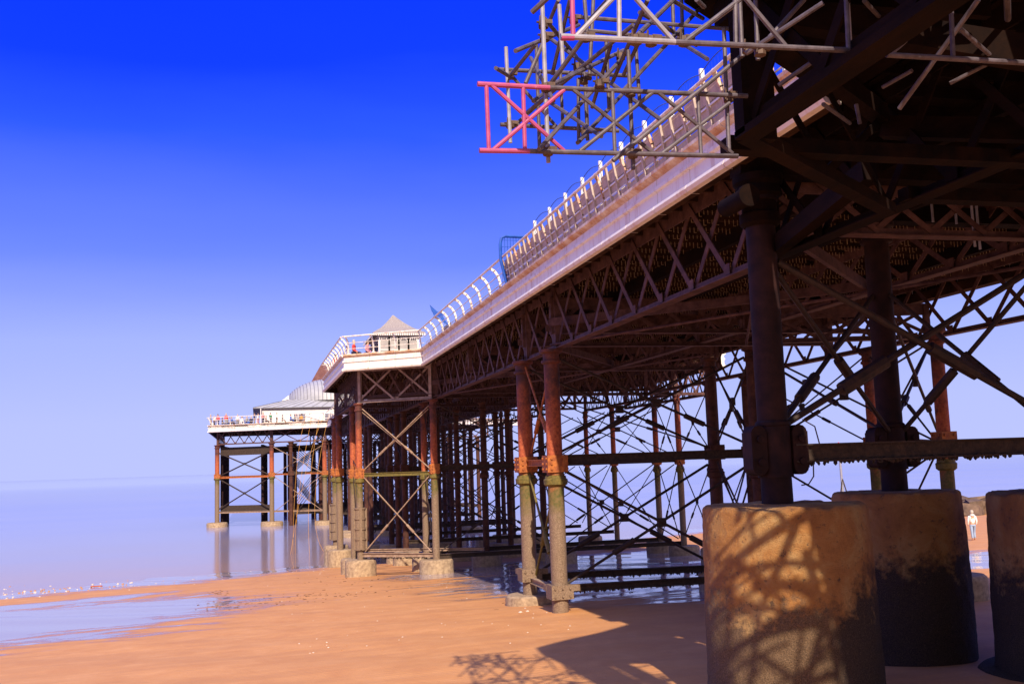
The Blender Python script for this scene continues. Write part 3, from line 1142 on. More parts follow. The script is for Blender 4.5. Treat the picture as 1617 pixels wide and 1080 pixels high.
ladder(9.0, (1342, -45), (1617, -30), (1400, 87), (1640, 101), [((1500, -36), (1505, 92))], [((1405, 87), (1540, -34))], 'tubes')
ladder(9.0, (885, -69), (900, -68), (886, 60), (906, 60), [((902, -68), (905, 60))], [], 'pink', label='pink upright of the near ladder beam')
ladder(13.4, (785, 110), (990, 120), (790, 197), (977, 207), [((925, 117), (928, 205)), ((885, 115), (889, 203))], [((800, 111), (880, 202)), ((812, 199), (905, 116))], 'tubes')
# plain tubes: (x0, y0, depth0, x1, y1, depth1)
TUBES = [
    (856, 0, 11.12, 866, 257, 11.12, 1), (992, 80, 11.12, 1000, 268, 11.12, 0), (799, 75, 13.3, 806, 226, 13.3, 1), (883, 8, 11.6, 889, 104, 11.6, 1),
    (847, 72, 13.3, 852, 235, 13.3, 0), (1143, 46, 11.15, 1151, 240, 11.15, 0), (923, 116, 13.25, 928, 222, 13.25, 0), (913, 125, 13.3, 914, 226, 13.3, 0),
    (957, 60, 12, 962, 172, 12, 0), (1003, 60, 12.4, 1010, 160, 12.4, 0), (1062, 0, 12, 1064, 62, 12, 0), (1076, 0, 12.2, 1078, 60, 12.2, 0),
    (923, 0, 11.7, 928, 60, 11.7, 0), (1168, 0, 10.5, 1172, 90, 10.5, 0), (1193, 0, 10.3, 1197, 95, 10.3, 0), (1338, 0, 9.6, 1342, 75, 9.6, 1), (937, 0, 12.3, 931, 118, 12.3, 0),
    (851, 236, 10.85, 985, 90, 11.6, 0), (968, 254, 10.85, 1182, 80, 10.9, 0), (864, 140, 11.2, 926, 55, 10.6, 0), (985, 143, 11.1, 1118, 0, 12.2, 0),
    (1084, 64, 9.1, 1160, 8, 9.1, 1), (968, 128, 11.9, 1023, 0, 10.4, 0), (1005, 58, 9.1, 1064, 0, 10.8, 0), (864, 58, 13, 1044, 190, 10.9, 0),
    (862, 158, 12.9, 950, 216, 11.4, 0), (872, 134, 11.3, 985, 80, 12.8, 0), (814, 81, 11.3, 914, 40, 12.8, 0), (783, 108, 12.4, 809, 124, 13.4, 0),
    (830, 180, 13.1, 1000, 40, 11.0, 0), (912, 226, 11.6, 982, 150, 12.8, 0), (866, 38, 12.8, 882, 0, 12.0, 0), (1082, 72, 12, 1117, 94, 11, 0),
    (918, 28, 11.8, 1172, 48, 11.5, 0), (920, 48, 12.2, 1060, 62, 12, 0), (830, 132, 12.2, 860, 62, 12.2, 0), (838, 92, 13.2, 874, 160, 11.6, 0), (806, 120, 13.2, 846, 70, 12.2, 0),
    (872, 118, 12.4, 900, 0, 11.6, 0), (935, 170, 12.8, 965, 70, 11.6, 0), (860, 30, 11.5, 910, 90, 13, 0), (985, 118, 12.3, 1012, 60, 11.2, 0), (842, 160, 12, 905, 115, 13, 0),
    (1215, 60, 9.9, 1270, 0, 9.9, 0), (1178, 85, 9.7, 1300, 5, 9.0, 0), (1230, 135, 10.5, 1303, 84, 10.0, 0), (1420, 172, 10.2, 1545, 0, 9.0, 0), (1515, 45, 9.5, 1566, 90, 10.2, 0),
    (1500, 132, 11, 1570, 96, 10.6, 0), (1300, 165, 11.5, 1342, 195, 12.5, 0), (1352, 165, 12, 1358, 196, 12, 0), (1394, 138, 11.5, 1440, 112, 11, 0), (1365, 2, 10, 1400, 40, 11, 0), (840, 20, 9.6, 905, -40, 9.2, 0),
    (1010, 20, 11.2, 1100, 72, 12.2, 0), (960, 0, 11, 905, 62, 12.4, 0), (1060, 0, 11, 1110, 30, 12, 0), (1100, 0, 10.6, 1112, 12, 10.8, 0),
]
for (x0, y0, d0, x1, y1, d1, pale) in TUBES:
    m_ = MB()
    m_.tube(atY(x0, y0, d0), atY(x1, y1, d1), .028, 8)
    m_.build('scaffold_tube', M['tubepale' if pale else 'tubes'], scaf)
COUP = [(862, 139, 11.05), (865, 240, 11.05), (996, 147, 11.05), (999, 244, 11.05), (1004, 64, 9.05), (1028, 66, 9.05), (924, 212, 13.3), (805, 120, 13.35), (806, 198, 13.35), (858, 40, 11.2), (860, 60, 11.2),
        (1150, 153, 11.1), (1080, 66, 9.1), (922, 128, 12.8), (947, 133, 10.95), (925, 60, 10.7), (1200, 82, 9.05), (1180, 78, 9.9), (980, 90, 11.9), (912, 106, 12.6), (906, 32, 11.9), (1150, 156, 11.05)]
for (x, y, d) in COUP:
    c = atY(x, y, d)
    k = MB()
    k.lathe([(.045, -.05), (.062, -.04), (.062, .04), (.045, .05)], c, 8)
    k.box(c + Vector((.05, -.03, .03)), (.10, .05, .05))
    k.tube(c + Vector((-.09, -.02, .02)), c + Vector((.11, -.02, .03)), .014, 5)
    k.tube(c + Vector((-.06, -.05, -.03)), c + Vector((-.05, -.05, .09)), .012, 5)
    k.build('coupler', M['coupler'], scaf)
# unseen tubes and boards added over the bay to dapple and shade the drum
rnd = random.Random(11)
for i in range(40):
    x, y = rnd.uniform(7.2, 9.0), rnd.uniform(3.2, 9.8)
    a = rnd.uniform(0, PI)
    L = rnd.uniform(1.2, 3.0)
    z = rnd.uniform(12.3, 13.2)
    d = Vector((math.cos(a), math.sin(a), rnd.uniform(-.25, .25)))
    m_ = MB()
    p = Vector((x, y, z))
    m_.tube(p - d * L / 2, p + d * L / 2, rnd.choice((.04, .06, .09)), 8)
    m_.build('dapple_tube', M['tubes'], scaf)
for i in range(3):
    m_ = MB()
    m_.box((5.85 + .52 * i, 7.2, 12.9), (.49, 6.2, .05))
    m_.build('shade_board', M['timber'], scaf, smooth=0)  # added out of view to shade the scaffold tubes and the sand

# --- widened bay with the shelter
bay = thing('pier_bay', 'widened pier bay with cream white edge carrying the shelter', 'pier', (12, 72, 1))
BP = [(9.66, 60.35), (5.2, 63.55), (5.0, 80.4), (9.66, 85.5), (26, 85.5), (31, 80.4), (31, 63.5), (26, 60.35)]
sh_ = lambda poly, d: [(p[0] + (d if p[0] < 15 else -d), p[1]) for p in poly]
slab(bay, [(p[0] + (.2 if p[0] < 15 else -.2), p[1] + (.05 if p[1] < 70 else -.2)) for p in BP])
joists(bay, BP, 60.9, 85.2, step=1.0, cstep=.24)
fascia(bay, (9.66, 60.35), (5.2, 63.55), 3)
fascia(bay, (5.2, 63.55), (5.0, 80.4), 8)
fascia(bay, (5.0, 80.4), (9.66, 85.5), 3)
fascia(bay, (31, 80.4), (31, 63.5), 8)
fascia(bay, (26, 85.5), (31, 80.4), 4)
J = (10.6, 62.7)
K_ = (6.25, 65.6)
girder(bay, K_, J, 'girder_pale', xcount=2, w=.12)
girder(bay, (6.15, 84.2), K_, 'girder', panel=.95)
girder(bay, J, (10.6, 84.4), panel=1.1)
girder(bay, (18.6, 62.7), (18.6, 84.4), panel=1.1)
girder(bay, (26.9, 62.5), (26.9, 82), panel=1.1)
for y in (62.7, 66.5, 76, 84.4):
    girder(bay, (10.6, y), (18.6, y), panel=1.2, zb=11.9)
    girder(bay, (18.6, y), (26.9, y), panel=1.2, zb=11.9)
    girder(bay, (6.2, max(y, 66)), (10.6, y), panel=1.2, zb=11.9)
girder(bay, (18.6, 61.5), (29.8, 63.5), panel=1.1)
girder(bay, (29.8, 63.5), (29.8, 80), panel=1.1)
column(bay, *K_, .215, sand_z(*K_), foot=(.98, .1, 1.72), sleeve=(2.35, 4.9), clamp=7.1, collar=6.7)
column(bay, 6.2, 69.4, .215, sand_z(6.2, 69.4), foot=(.9, 0, 1.5), clamp=7.1, collar=6.7)
column(bay, *J, .225, sand_z(*J), foot=(1.05, .2, 1.75), clamp=7.25, collar=6.85)
column(bay, 10.6, 66.5, .225, sand_z(10.6, 66.5), foot=(.95, .1, 1.6), clamp=None)
column(bay, 6.1, 84.3, .29, -.5, foot=(.98, -1.2, 1.35), sleeve=(1.8, 4.6), clamp=7.2, collar=6.6)
column(bay, 6.1, 80.2, .25, -.3, foot=(.98, -1.0, 1.3), clamp=7.2, collar=6.6)
for (x, y, r) in ((18.6, 62.7, .22), (18.6, 66.5, .22), (26.9, 62.5, .20), (26.9, 66.5, .20), (26.9, 75.3, .20), (26.9, 82, .2), (10.6, 76, .23), (10.6, 80, .23), (10.6, 84.4, .23), (18.6, 76, .22), (18.6, 80, .22), (18.6, 84.4, .22), (22.7, 76, .21), (22.7, 84.4, .21), (14.6, 76, .22), (14.6, 84.4, .22), (14.6, 66.5, .22)):
    column(bay, x, y, r, sand_z(x, y), mat='column' if x > 25 else 'column_mid', clamp=7.3, collar=6.7, foot=(1.0, -.8, 1.75 if y < 70 else 1.2), n=14)
# sunlit bracing on the corner
d1 = (K_[0], K_[1])
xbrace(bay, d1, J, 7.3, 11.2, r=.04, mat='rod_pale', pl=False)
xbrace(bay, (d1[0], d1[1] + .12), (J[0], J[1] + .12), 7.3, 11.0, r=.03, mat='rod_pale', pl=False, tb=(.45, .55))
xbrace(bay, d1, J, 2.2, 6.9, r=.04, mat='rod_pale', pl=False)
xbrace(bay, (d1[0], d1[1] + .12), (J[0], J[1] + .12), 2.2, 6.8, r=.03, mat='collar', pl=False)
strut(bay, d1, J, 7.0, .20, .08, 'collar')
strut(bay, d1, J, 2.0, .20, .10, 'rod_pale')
strut(bay, (J[0] - 4.2, J[1] + 3.2), (13.5, 62.2), 2.25, .14, .10, 'rod_pale')
crust(bay, d1, J, 2.0, .3, 110)
xbrace(bay, K_, (6.1, 84.3), 7.3, 11, r=.03, mat='rod')
xbrace(bay, K_, (6.2, 69.4), 2.4, 6.9, r=.03, mat='rod')
for y in (62.7, 66.5, 76, 84.4):
    for xa, xb in ((10.6, 18.6), (18.6, 26.9)):
        xbrace(bay, (xa, y), (xb, y), 7.6, 11.2, r=.04)
        xbrace(bay, (xa, y), (xb, y), 2.2, 7.0, r=.04)
        strut(bay, (xa, y), (xb, y), 7.3, .26)
        strut(bay, (xa, y), (xb, y), 1.9, .22)
for x in (10.6, 18.6, 26.9):
    for ya, yb in ((62.7, 66.5), (76, 84.4)):
        xbrace(bay, (x, ya), (x, yb), 7.6, 11.2, r=.035, pl=False)
        xbrace(bay, (x, ya), (x, yb), 2.2, 7.0, r=.035, pl=False)
for ya, yb in ((66.5, 75.3),):
    xbrace(bay, (26.9, ya), (26.9, yb), 2.4, 7.0, r=.03, pl=False)
    xbrace(bay, (26.9, ya), (26.9, yb), 7.6, 11.2, r=.03, pl=False)
ch = math.hypot(4.46, 3.2)
railing(bay, (9.66, 60.35), (5.2, 63.55), [.25, ch * .36, ch * .64, ch - .2], wires=False)
railing(bay, (5.2, 63.55), (5.0, 80.4), [.5 + 1.62 * k for k in range(10)])
railing(bay, (5.0, 80.4), (9.66, 85.5), [1.7, 3.4, 5.1])
railing(bay, (31, 80.4), (31, 63.5), [2 * k for k in range(9)])

# shelter
sh = thing('shelter', 'small white shelter with arched windows and steep shingled roof', 'shelter', (10, 75.2, 14.3))
W0, W1, D0, D1 = 8.45, 11.25, 72.3, 78.2
zf, ze = 14.3, 16.95
m_ = MB()
m_.box(((W0 + W1) / 2, (D0 + D1) / 2, zf + .25), (W1 - W0, D1 - D0, .5))
m_.box(((W0 + W1) / 2, (D0 + D1) / 2, ze - .12), (W1 - W0, D1 - D0, .24))
m_.build('wall', M['wallwhite'], sh, smooth=0)


def arch_window(parent, a, b, z0, z1, mat):
    """one glazed bay: arched head frame, transom, pane"""
    a, b = Vector((*a, 0)), Vector((*b, 0))
    d = (b - a)
    w = d.length
    d.normalize()
    m_ = MB()
    for s_ in (0, w):
        m_.bar(a + d * s_ + Vector((0, 0, z0)), a + d * s_ + Vector((0, 0, z1)), .12, .12, d)
    zt_ = z0 + (z1 - z0) * .52
    m_.bar(a + Vector((0, 0, zt_)), b + Vector((0, 0, zt_)), .08, .07)
    pts = [a + d * (w * .5 * (1 - math.cos(PI * k / 10))) + Vector((0, 0, z1 - .62 + .5 * (math.sin(PI * k / 10) ** .8))) for k in range(11)]
    for p, q in zip(pts, pts[1:]):
        m_.bar(p, q, .08, .07)
    # spandrels above the arch
    for k in range(10):
        p, q = pts[k], pts[k + 1]
        nn = Vector((-d.y, d.x, 0)) * .02
        T1, T2 = Vector((p.x, p.y, z1 - .05)), Vector((q.x, q.y, z1 - .05))
        m_.sweep(None, [p + nn, q + nn, T2 + nn, T1 + nn], [p - nn, q - nn, T2 - nn, T1 - nn])
    o_ = m_.build('window', M['wallwhite'], parent, smooth=0)
    k = MB()
    mid_ = (a + b) / 2
    k.bar(mid_ + Vector((0, 0, z0)), mid_ + Vector((0, 0, z1 - .1)), w - .1, .02, Vector((-d.y, d.x, 0)))
    k.build('pane', M[mat], o_, smooth=0)


for k in range(4):
    x0, x1 = W0 + (W1 - W0) * k / 4, W0 + (W1 - W0) * (k + 1) / 4
    arch_window(sh, (x0, D0 - .01), (x1, D0 - .01), zf + .5, ze - .2, 'glasspale')
    arch_window(sh, (x1, D1 + .01), (x0, D1 + .01), zf + .5, ze - .2, 'glasspale')
for k in range(6):
    y0, y1 = D0 + (D1 - D0) * k / 6, D0 + (D1 - D0) * (k + 1) / 6
    arch_window(sh, (W0 - .01, y1), (W0 - .01, y0), zf + .5, ze - .2, 'glasspale')
    arch_window(sh, (W1 + .01, y0), (W1 + .01, y1), zf + .5, ze - .2, 'glasspale')
m_ = MB()
cxr, cyr = (W0 + W1) / 2, (D0 + D1) / 2
levels = [(1.0, 0), (1.0, .07), (.86, .26), (.62, .58), (.36, 1.06), (.13, 1.55), (.03, 1.80)]
hx, hy = (W1 - W0) / 2 + .5, (D1 - D0) / 2 + .42
pv = []
for s_, z in levels:
    hyy = hy * s_
    pv.append([(cxr - hx * s_, cyr - hyy, ze + z), (cxr + hx * s_, cyr - hyy, ze + z), (cxr + hx * s_, cyr + hyy, ze + z), (cxr - hx * s_, cyr + hyy, ze + z)])
vs = [v for g in pv for v in g]
fs = [(3, 2, 1, 0)]
for i in range(len(pv) - 1):
    for k in range(4):
        fs.append((i * 4 + k, i * 4 + (k + 1) % 4, (i + 1) * 4 + (k + 1) % 4, (i + 1) * 4 + k))
fs.append(tuple(4 * (len(pv) - 1) + k for k in range(4)))
m_.add(vs, fs)
rf = m_.build('roof', M['roofslate'], sh, smooth=0)
m_ = MB()      # scalloped eaves trim
for k in range(24):
    x = cxr - hx + 2 * hx * (k + .5) / 24
    m_.box((x, cyr - hy - .02, ze - .07), (2 * hx / 24 * .7, .03, .14))
for k in range(36):
    y = cyr - hy + 2 * hy * (k + .5) / 36
    m_.box((cxr - hx - .02, y, ze - .07), (.03, 2 * hy / 36 * .7, .14))
m_.build('eaves_trim', M['wallwhite'], rf, smooth=0)
# --- far stretch and pier head
head = thing('pier_platform', 'distant broad pier head with white edge standing in the sea', 'pier', (10, 165, -1))
slab(head, [(9.86, 85.3), (25.8, 85.3), (25.8, 147), (9.86, 147.5)])
joists(head, [(9.7, 85.3), (25.9, 85.3), (25.9, 147), (9.7, 147)], 86, 147, step=2.4, cstep=.4)
fascia(head, (9.66, 85.5), (9.66, 147.6), 30)
fascia(head, (26, 147.6), (26, 85.5), 30)
HP = [(9.97, 147.66), (-7.14, 156.2), (-7.14, 190), (34, 190), (42, 160), (28, 147.66)]
slab(head, HP)
joists(head, HP, 148.5, 188, step=2.4, cstep=.45)
fascia(head, (9.97, 147.66), (-7.14, 156.2), 9)
fascia(head, (-7.14, 156.2), (-7.14, 190), 16)
fascia(head, (42, 160), (28, 147.66), 8)
railing(head, (9.97, 147.66), (-7.14, 156.2), [1.0 + 2.1 * k for k in range(9)], wires=False)
railing(head, (-7.14, 156.2), (-7.14, 190), [1 + 2 * k for k in range(17)], wires=False)
railing(head, (9.66, 85.5), (9.66, 147.6), [1 + 3 * k for k in range(20)], wires=False)
a, b = Vector((-5.9, 157.2, 0)), Vector((9.6, 149.4, 0))
girder(head, (-5.9, 157.2), (1.9, 153.3), 'girder', panel=1.5)
girder(head, (1.9, 153.3), (9.6, 149.4), 'girder', xcount=2)
girder(head, (-5.9, 157.2), (-5.9, 189), 'girder', panel=1.5)
for x in (10.6, 18.6, 24.8):
    for ya, yb in ((84.4, 104), (104, 124), (124, 148)):
        girder(head, (x, ya), (x, yb), panel=1.6)
for y in (150, 162, 174, 186):
    girder(head, (9, y + 1), (34, y + 1), panel=2)
SEA = -.4
column(head, -5.9, 157.2, .34, -1, foot=(1.5, -1.5, .25), clamp=7.0, collar=6.6)
column(head, 1.9, 153.3, .34, -1, foot=(1.6, -1.5, .25), clamp=7.0, collar=6.6)
column(head, 9.3, 149.7, .34, -1, foot=(1.5, -1.5, .2), clamp=7.0, collar=6.6)
for k in range(5):
    m_ = MB()
    yy = 159.5 + k * 2.2
    m_.lathe([(.22, -1.2), (.22, 11.5)], (-5.3 + .15 * k, yy, 0), 10)
    m_.build('pile', M['column_dark'], head)
    m_ = MB()
    m_.lathe([(.22, -1.2), (.22, 11.5)], (.6 + .15 * k, yy - 2, 0), 10)
    m_.build('pile', M['column_dark'], head)
m_ = MB()
for yy, xx in ((158.5, -5.3), (160.7, -5.1)):
    for sgn in (-1, 1):
        pass
m_.bar((-5.4, 158.0, 10.6), (2.0, 154.2, 10.6), .3, 1.2)
m_.build('head_beam', M['strut'], head, smooth=0)
m_ = MB()
m_.bar((-5.4, 158.0, 2.2), (2.0, 154.2, 2.2), .3, .9)
m_.build('head_beam', M['strut'], head, smooth=0)
m_ = MB()
m_.tube((2.0, 155, 10.6), (12, 150.2, 10.8), .45, 12)
m_.build('pipe', M['timber'], head)
strut(head, (-5.9, 157.2), (1.9, 153.3), 6.8, .3, .12, 'clamp')
strut(head, (1.9, 153.3), (9.3, 149.7), 7.0, .2, .10, 'clamp')
xbrace(head, (-5.9, 157.6), (1.9, 153.7), 7.0, 10.4, r=.10, tb=(0, 0))
xbrace(head, (-5.9, 158.6), (1.9, 154.7), 7.0, 10.4, r=.10, tb=(0, 0))
xbrace(head, (-5.9, 157.6), (1.9, 153.7), 2.2, 6.6, r=.09, tb=(0, 0))
xbrace(head, (-5.9, 158.6), (1.9, 154.7), 2.2, 6.6, r=.09, tb=(0, 0))
xbrace(head, (1.9, 153.3), (9.3, 149.7), 7.0, 11, r=.05, mat='rod_pale', tb=(0, 0), pl=False)
xbrace(head, (1.9, 153.3), (9.3, 149.7), 1.6, 6.8, r=.05, mat='rod_pale', tb=(0, 0), pl=False)
strut(head, (-5.9, 157.2), (9.3, 149.7), 1.7, .22, .1, 'rod_pale')
cols = []
for y in (100, 104, 120, 124, 138):
    for x in (10.6, 14.6, 18.6, 24.8):
        cols.append((x, y))
for y in (151, 158, 165, 172, 179, 186):
    for x in (5, 9.6, 14, 18.5, 23, 27.5, 32):
        cols.append((x + random.uniform(-.6, .6), y + random.uniform(-1, 1)))
cc = cols[:90]
for x, y in cc:
    column(head, x, y, .30 if y > 140 else .24, -1, mat='column_mid', clamp=7.1, collar=None, foot=(1.3, -1.5, .15) if y < 130 else None, n=10)
for y in (100, 104, 120, 124, 138):
    for xa, xb in ((10.6, 14.6), (14.6, 18.6), (18.6, 24.8)):
        xbrace(head, (xa, y), (xb, y), 7.4, 11.2, r=.04, tb=(0, 0), pl=False)
        xbrace(head, (xa, y), (xb, y), 1.2, 7.0, r=.04, tb=(0, 0), pl=False)
    strut(head, (10.6, y), (24.8, y), 7.2, .3)
    strut(head, (10.6, y), (24.8, y), 1.6, .3)
mm = MB()
for y in (151, 158, 165, 172, 179, 186):
    for xa, xb in ((5, 9.6), (9.6, 14), (14, 18.5), (18.5, 23), (23, 27.5), (27.5, 32)):
        for za, zb in ((1, 7), (7, 1), (7.2, 11.4), (11.4, 7.2)):
            mm.tube((xa, y, za), (xb, y, zb), .055, 5)
    mm.bar((5, y, 7.1), (32, y, 7.1), .2, .35)
    mm.bar((5, y, 1.4), (32, y, 1.4), .2, .4)
mm.build('tie_rod', M['rod'], head)['kind'] = 'stuff'

# pavilion on the head
pav = thing('pavilion', 'long pavilion with white walls and ribbed grey barrel roof on pier head', 'pavilion', (13, 172, 14.3))
X0, X1, Y0, Y1 = .6, 30, 166, 186
m_ = MB()
m_.box(((X0 + X1) / 2, (Y0 + Y1) / 2, 15.85), (X1 - X0, Y1 - Y0, 3.1))
wl = m_.build('wall', M['wallwhite'], pav, smooth=0)
for x in [9.2 + 1.9 * k for k in range(9)] + [6.2, 7.4]:
    m_ = MB()
    m_.box((x, Y0 - .05, 15.7), (1.5, .12, 1.6))
    fr_ = m_.build('window', M['wallwhite'], pav, smooth=0)
    k = MB()
    for sx in (-.36, .36):
        for sz in (-.38, .38):
            k.box((x + sx, Y0 - .125, 15.7 + sz), (.6, .05, .66))
    k.build('pane', M['glass'], fr_, smooth=0)
m_ = MB()
ez, rz = 17.4, 18.9
ring0 = [(X0 - 1.4, Y0 - .45), (X1 + 1.4, Y0 - .45), (X1 + 1.4, Y1 + 1.4), (X0 - 1.4, Y1 + 1.4)]
ring1 = [(X0 + 4.2, Y0 + 2.6), (X1 - 4.2, Y0 + 2.6), (X1 - 4.2, Y1 - 2.6), (X0 + 4.2, Y1 - 2.6)]
vs = [(x, y, ez) for x, y in ring0] + [(x, y, ez + .12) for x, y in ring0] + [(x, y, rz) for x, y in ring1]
fs = [(3, 2, 1, 0)] + [(k, (k + 1) % 4, 4 + (k + 1) % 4, 4 + k) for k in range(4)] + [(4 + k, 4 + (k + 1) % 4, 8 + (k + 1) % 4, 8 + k) for k in range(4)] + [(8, 9, 10, 11)]
m_.add(vs, fs)
ro = m_.build('veranda_roof', M['roofgrey'], pav, smooth=0)
m_ = MB()
for k in range(22):
    u = k / 21
    p = Vector((*ring0[0], ez + .14)).lerp(Vector((*ring0[1], ez + .14)), u)
    q = Vector((*ring1[0], rz + .02)).lerp(Vector((*ring1[1], rz + .02)), u)
    m_.tube(p, q, .06, 4)
for k in range(12):
    u = k / 11
    p = Vector((*ring0[0], ez + .14)).lerp(Vector((*ring0[3], ez + .14)), u)
    q = Vector((*ring1[0], rz + .02)).lerp(Vector((*ring1[3], rz + .02)), u)
    m_.tube(p, q, .06, 4)
m_.tube((*ring0[0], ez + .05), (*ring0[1], ez + .05), .09, 5)
m_.build('roof_rib', M['roofrib'], ro)
# barrel roof, rounded at its seaward-left end
m_ = MB()
rows = []
cx0, cyb, ry, rzz = 12.2, 176, 8.6, 4.1


def barrel(u, v):
    """u runs along the barrel (0-1 rounded end, 1-2 straight), v over the arch"""
    a = PI * v
    if u < 1:
        s_ = math.sin(u * PI / 2)
        x = cx0 - 7.6 * math.cos(u * PI / 2)
    else:
        s_ = 1
        x = cx0 + (u - 1) * 14
    return Vector((x, cyb - ry * s_ * math.cos(a), 18.75 + rzz * s_ * math.sin(a)))


NU, NV = 18, 22
vs = [barrel(2 * i / NU, j / NV) for i in range(NU + 1) for j in range(NV + 1)]
fs = [(i * (NV + 1) + j, (i + 1) * (NV + 1) + j, (i + 1) * (NV + 1) + j + 1, i * (NV + 1) + j + 1) for i in range(NU) for j in range(NV)]
m_.add(vs, fs)
br = m_.build('barrel_roof', M['roofgrey'], pav, smooth=60)
m_ = MB()
for i in range(3, 37):
    m_.poly([barrel(2 * i / 36, j / NV) for j in range(NV + 1)], .06, 4)
m_.build('roof_rib', M['roofrib'], br)
m_ = MB()
hp = [(8.4, 182), (22, 182), (22, 190), (8.4, 190)]
hq = [(11.2, 186), (22, 186)]
vs = [(x, y, 21.6) for x, y in hp] + [(x, y, 26.6) for x, y in hq]
m_.add(vs, [(3, 2, 1, 0), (0, 1, 5, 4), (1, 2, 5), (2, 3, 4, 5), (3, 0, 4)])
m_.box((15.5, 186, 19.8), (13, 7.6, 3.7))
m_.build('hall_roof', M['roofred'], pav, smooth=0)
m_ = MB()
m_.tube((.4, 165.5, 14.3), (.4, 165.5, 17.4), .08, 6)
m_.build('veranda_post', M['wallwhite'], pav)
m_ = MB()
m_.add([(3.6, 170, 18.75), (4.9, 170, 18.75), (4.9, 170, 19.75), (3.6, 170.2, 18.75), (4.9, 170.2, 18.75), (4.9, 170.2, 19.75)], [(0, 1, 2), (5, 4, 3), (0, 3, 4, 1), (1, 4, 5, 2), (2, 5, 3, 0)])
m_.build('gable', M['wallwhite'], pav, smooth=0)

# white hatch box at the right end of the head
m_ = MB()
m_.box((7.9, 149.9, 15.0), (2.6, .5, 1.15))
m_.box((7.9, 149.9, 15.6), (2.75, .62, .08))
tag(m_.build('deck_box', M['wallwhite'], None, smooth=0, origin=(7.9, 149.9, 14.3)), 'plain white box against the pier head railing below the pavilion windows', 'box')

# --- orange cables hanging from the bay corner
cab = [((519, 690), (497, 800), (515, 880)), ((505, 690), (489, 770), (489, 870)), ((493, 690), (472, 780), (466, 860)), ((483, 690), (468, 745), (462, 800)), ((512, 690), (484, 740), (458, 800))]
cl = ['steepest orange cable looping from bay to the shore sand', 'long orange cable dropping straight beside the encrusted bay column', 'orange cable bowed left towards the pier head water', 'short orange cable nearest the pier head columns', 'orange cable slanting across the others']
for (p, q, r_), lab in zip(cab, cl):
    Yp = 100
    a, b, c = atY(*p, Yp), atY(*q, Yp), atY(*r_, Yp)
    a.z = 12.6
    c.z = -.6
    m_ = MB()
    pts = [a * ((1 - t) ** 2) + (b * 2 - (a + c) * .5) * (2 * t * (1 - t)) + c * (t * t) for t in [k / 12 for k in range(13)]]
    m_.poly(pts, .014, 5)
    o = m_.build('orange_cable', M['rope'], None, origin=a)
    tag(o, lab, 'cable', 'orange cables below the bay')

# ------------------------------------------------------------------ people


def skin_mesh(name, verts, edges, root=0, sub=1):
    me = bpy.data.meshes.new(name)
    me.from_pydata([v[:3] for v in verts], edges, [])
    o_ = bpy.data.objects.new(name, me)
    COL.objects.link(o_)
    md = o_.modifiers.new('skin', 'SKIN')
    md.use_smooth_shade = True
    for i, v in enumerate(verts):
        sv = me.skin_vertices[0].data[i]
        r = v[3]
        sv.radius = (r[0], r[1]) if isinstance(r, tuple) else (r, r)
        sv.use_root = (i == root)
    s2 = o_.modifiers.new('sub', 'SUBSURF')
    s2.levels = sub
    s2.render_levels = sub
    dg = bpy.context.evaluated_depsgraph_get()
    out = bpy.data.meshes.new_from_object(o_.evaluated_get(dg))
    out.name = name
    bpy.data.objects.remove(o_)
    out.polygons.foreach_set('use_smooth', [True] * len(out.polygons))
    return out


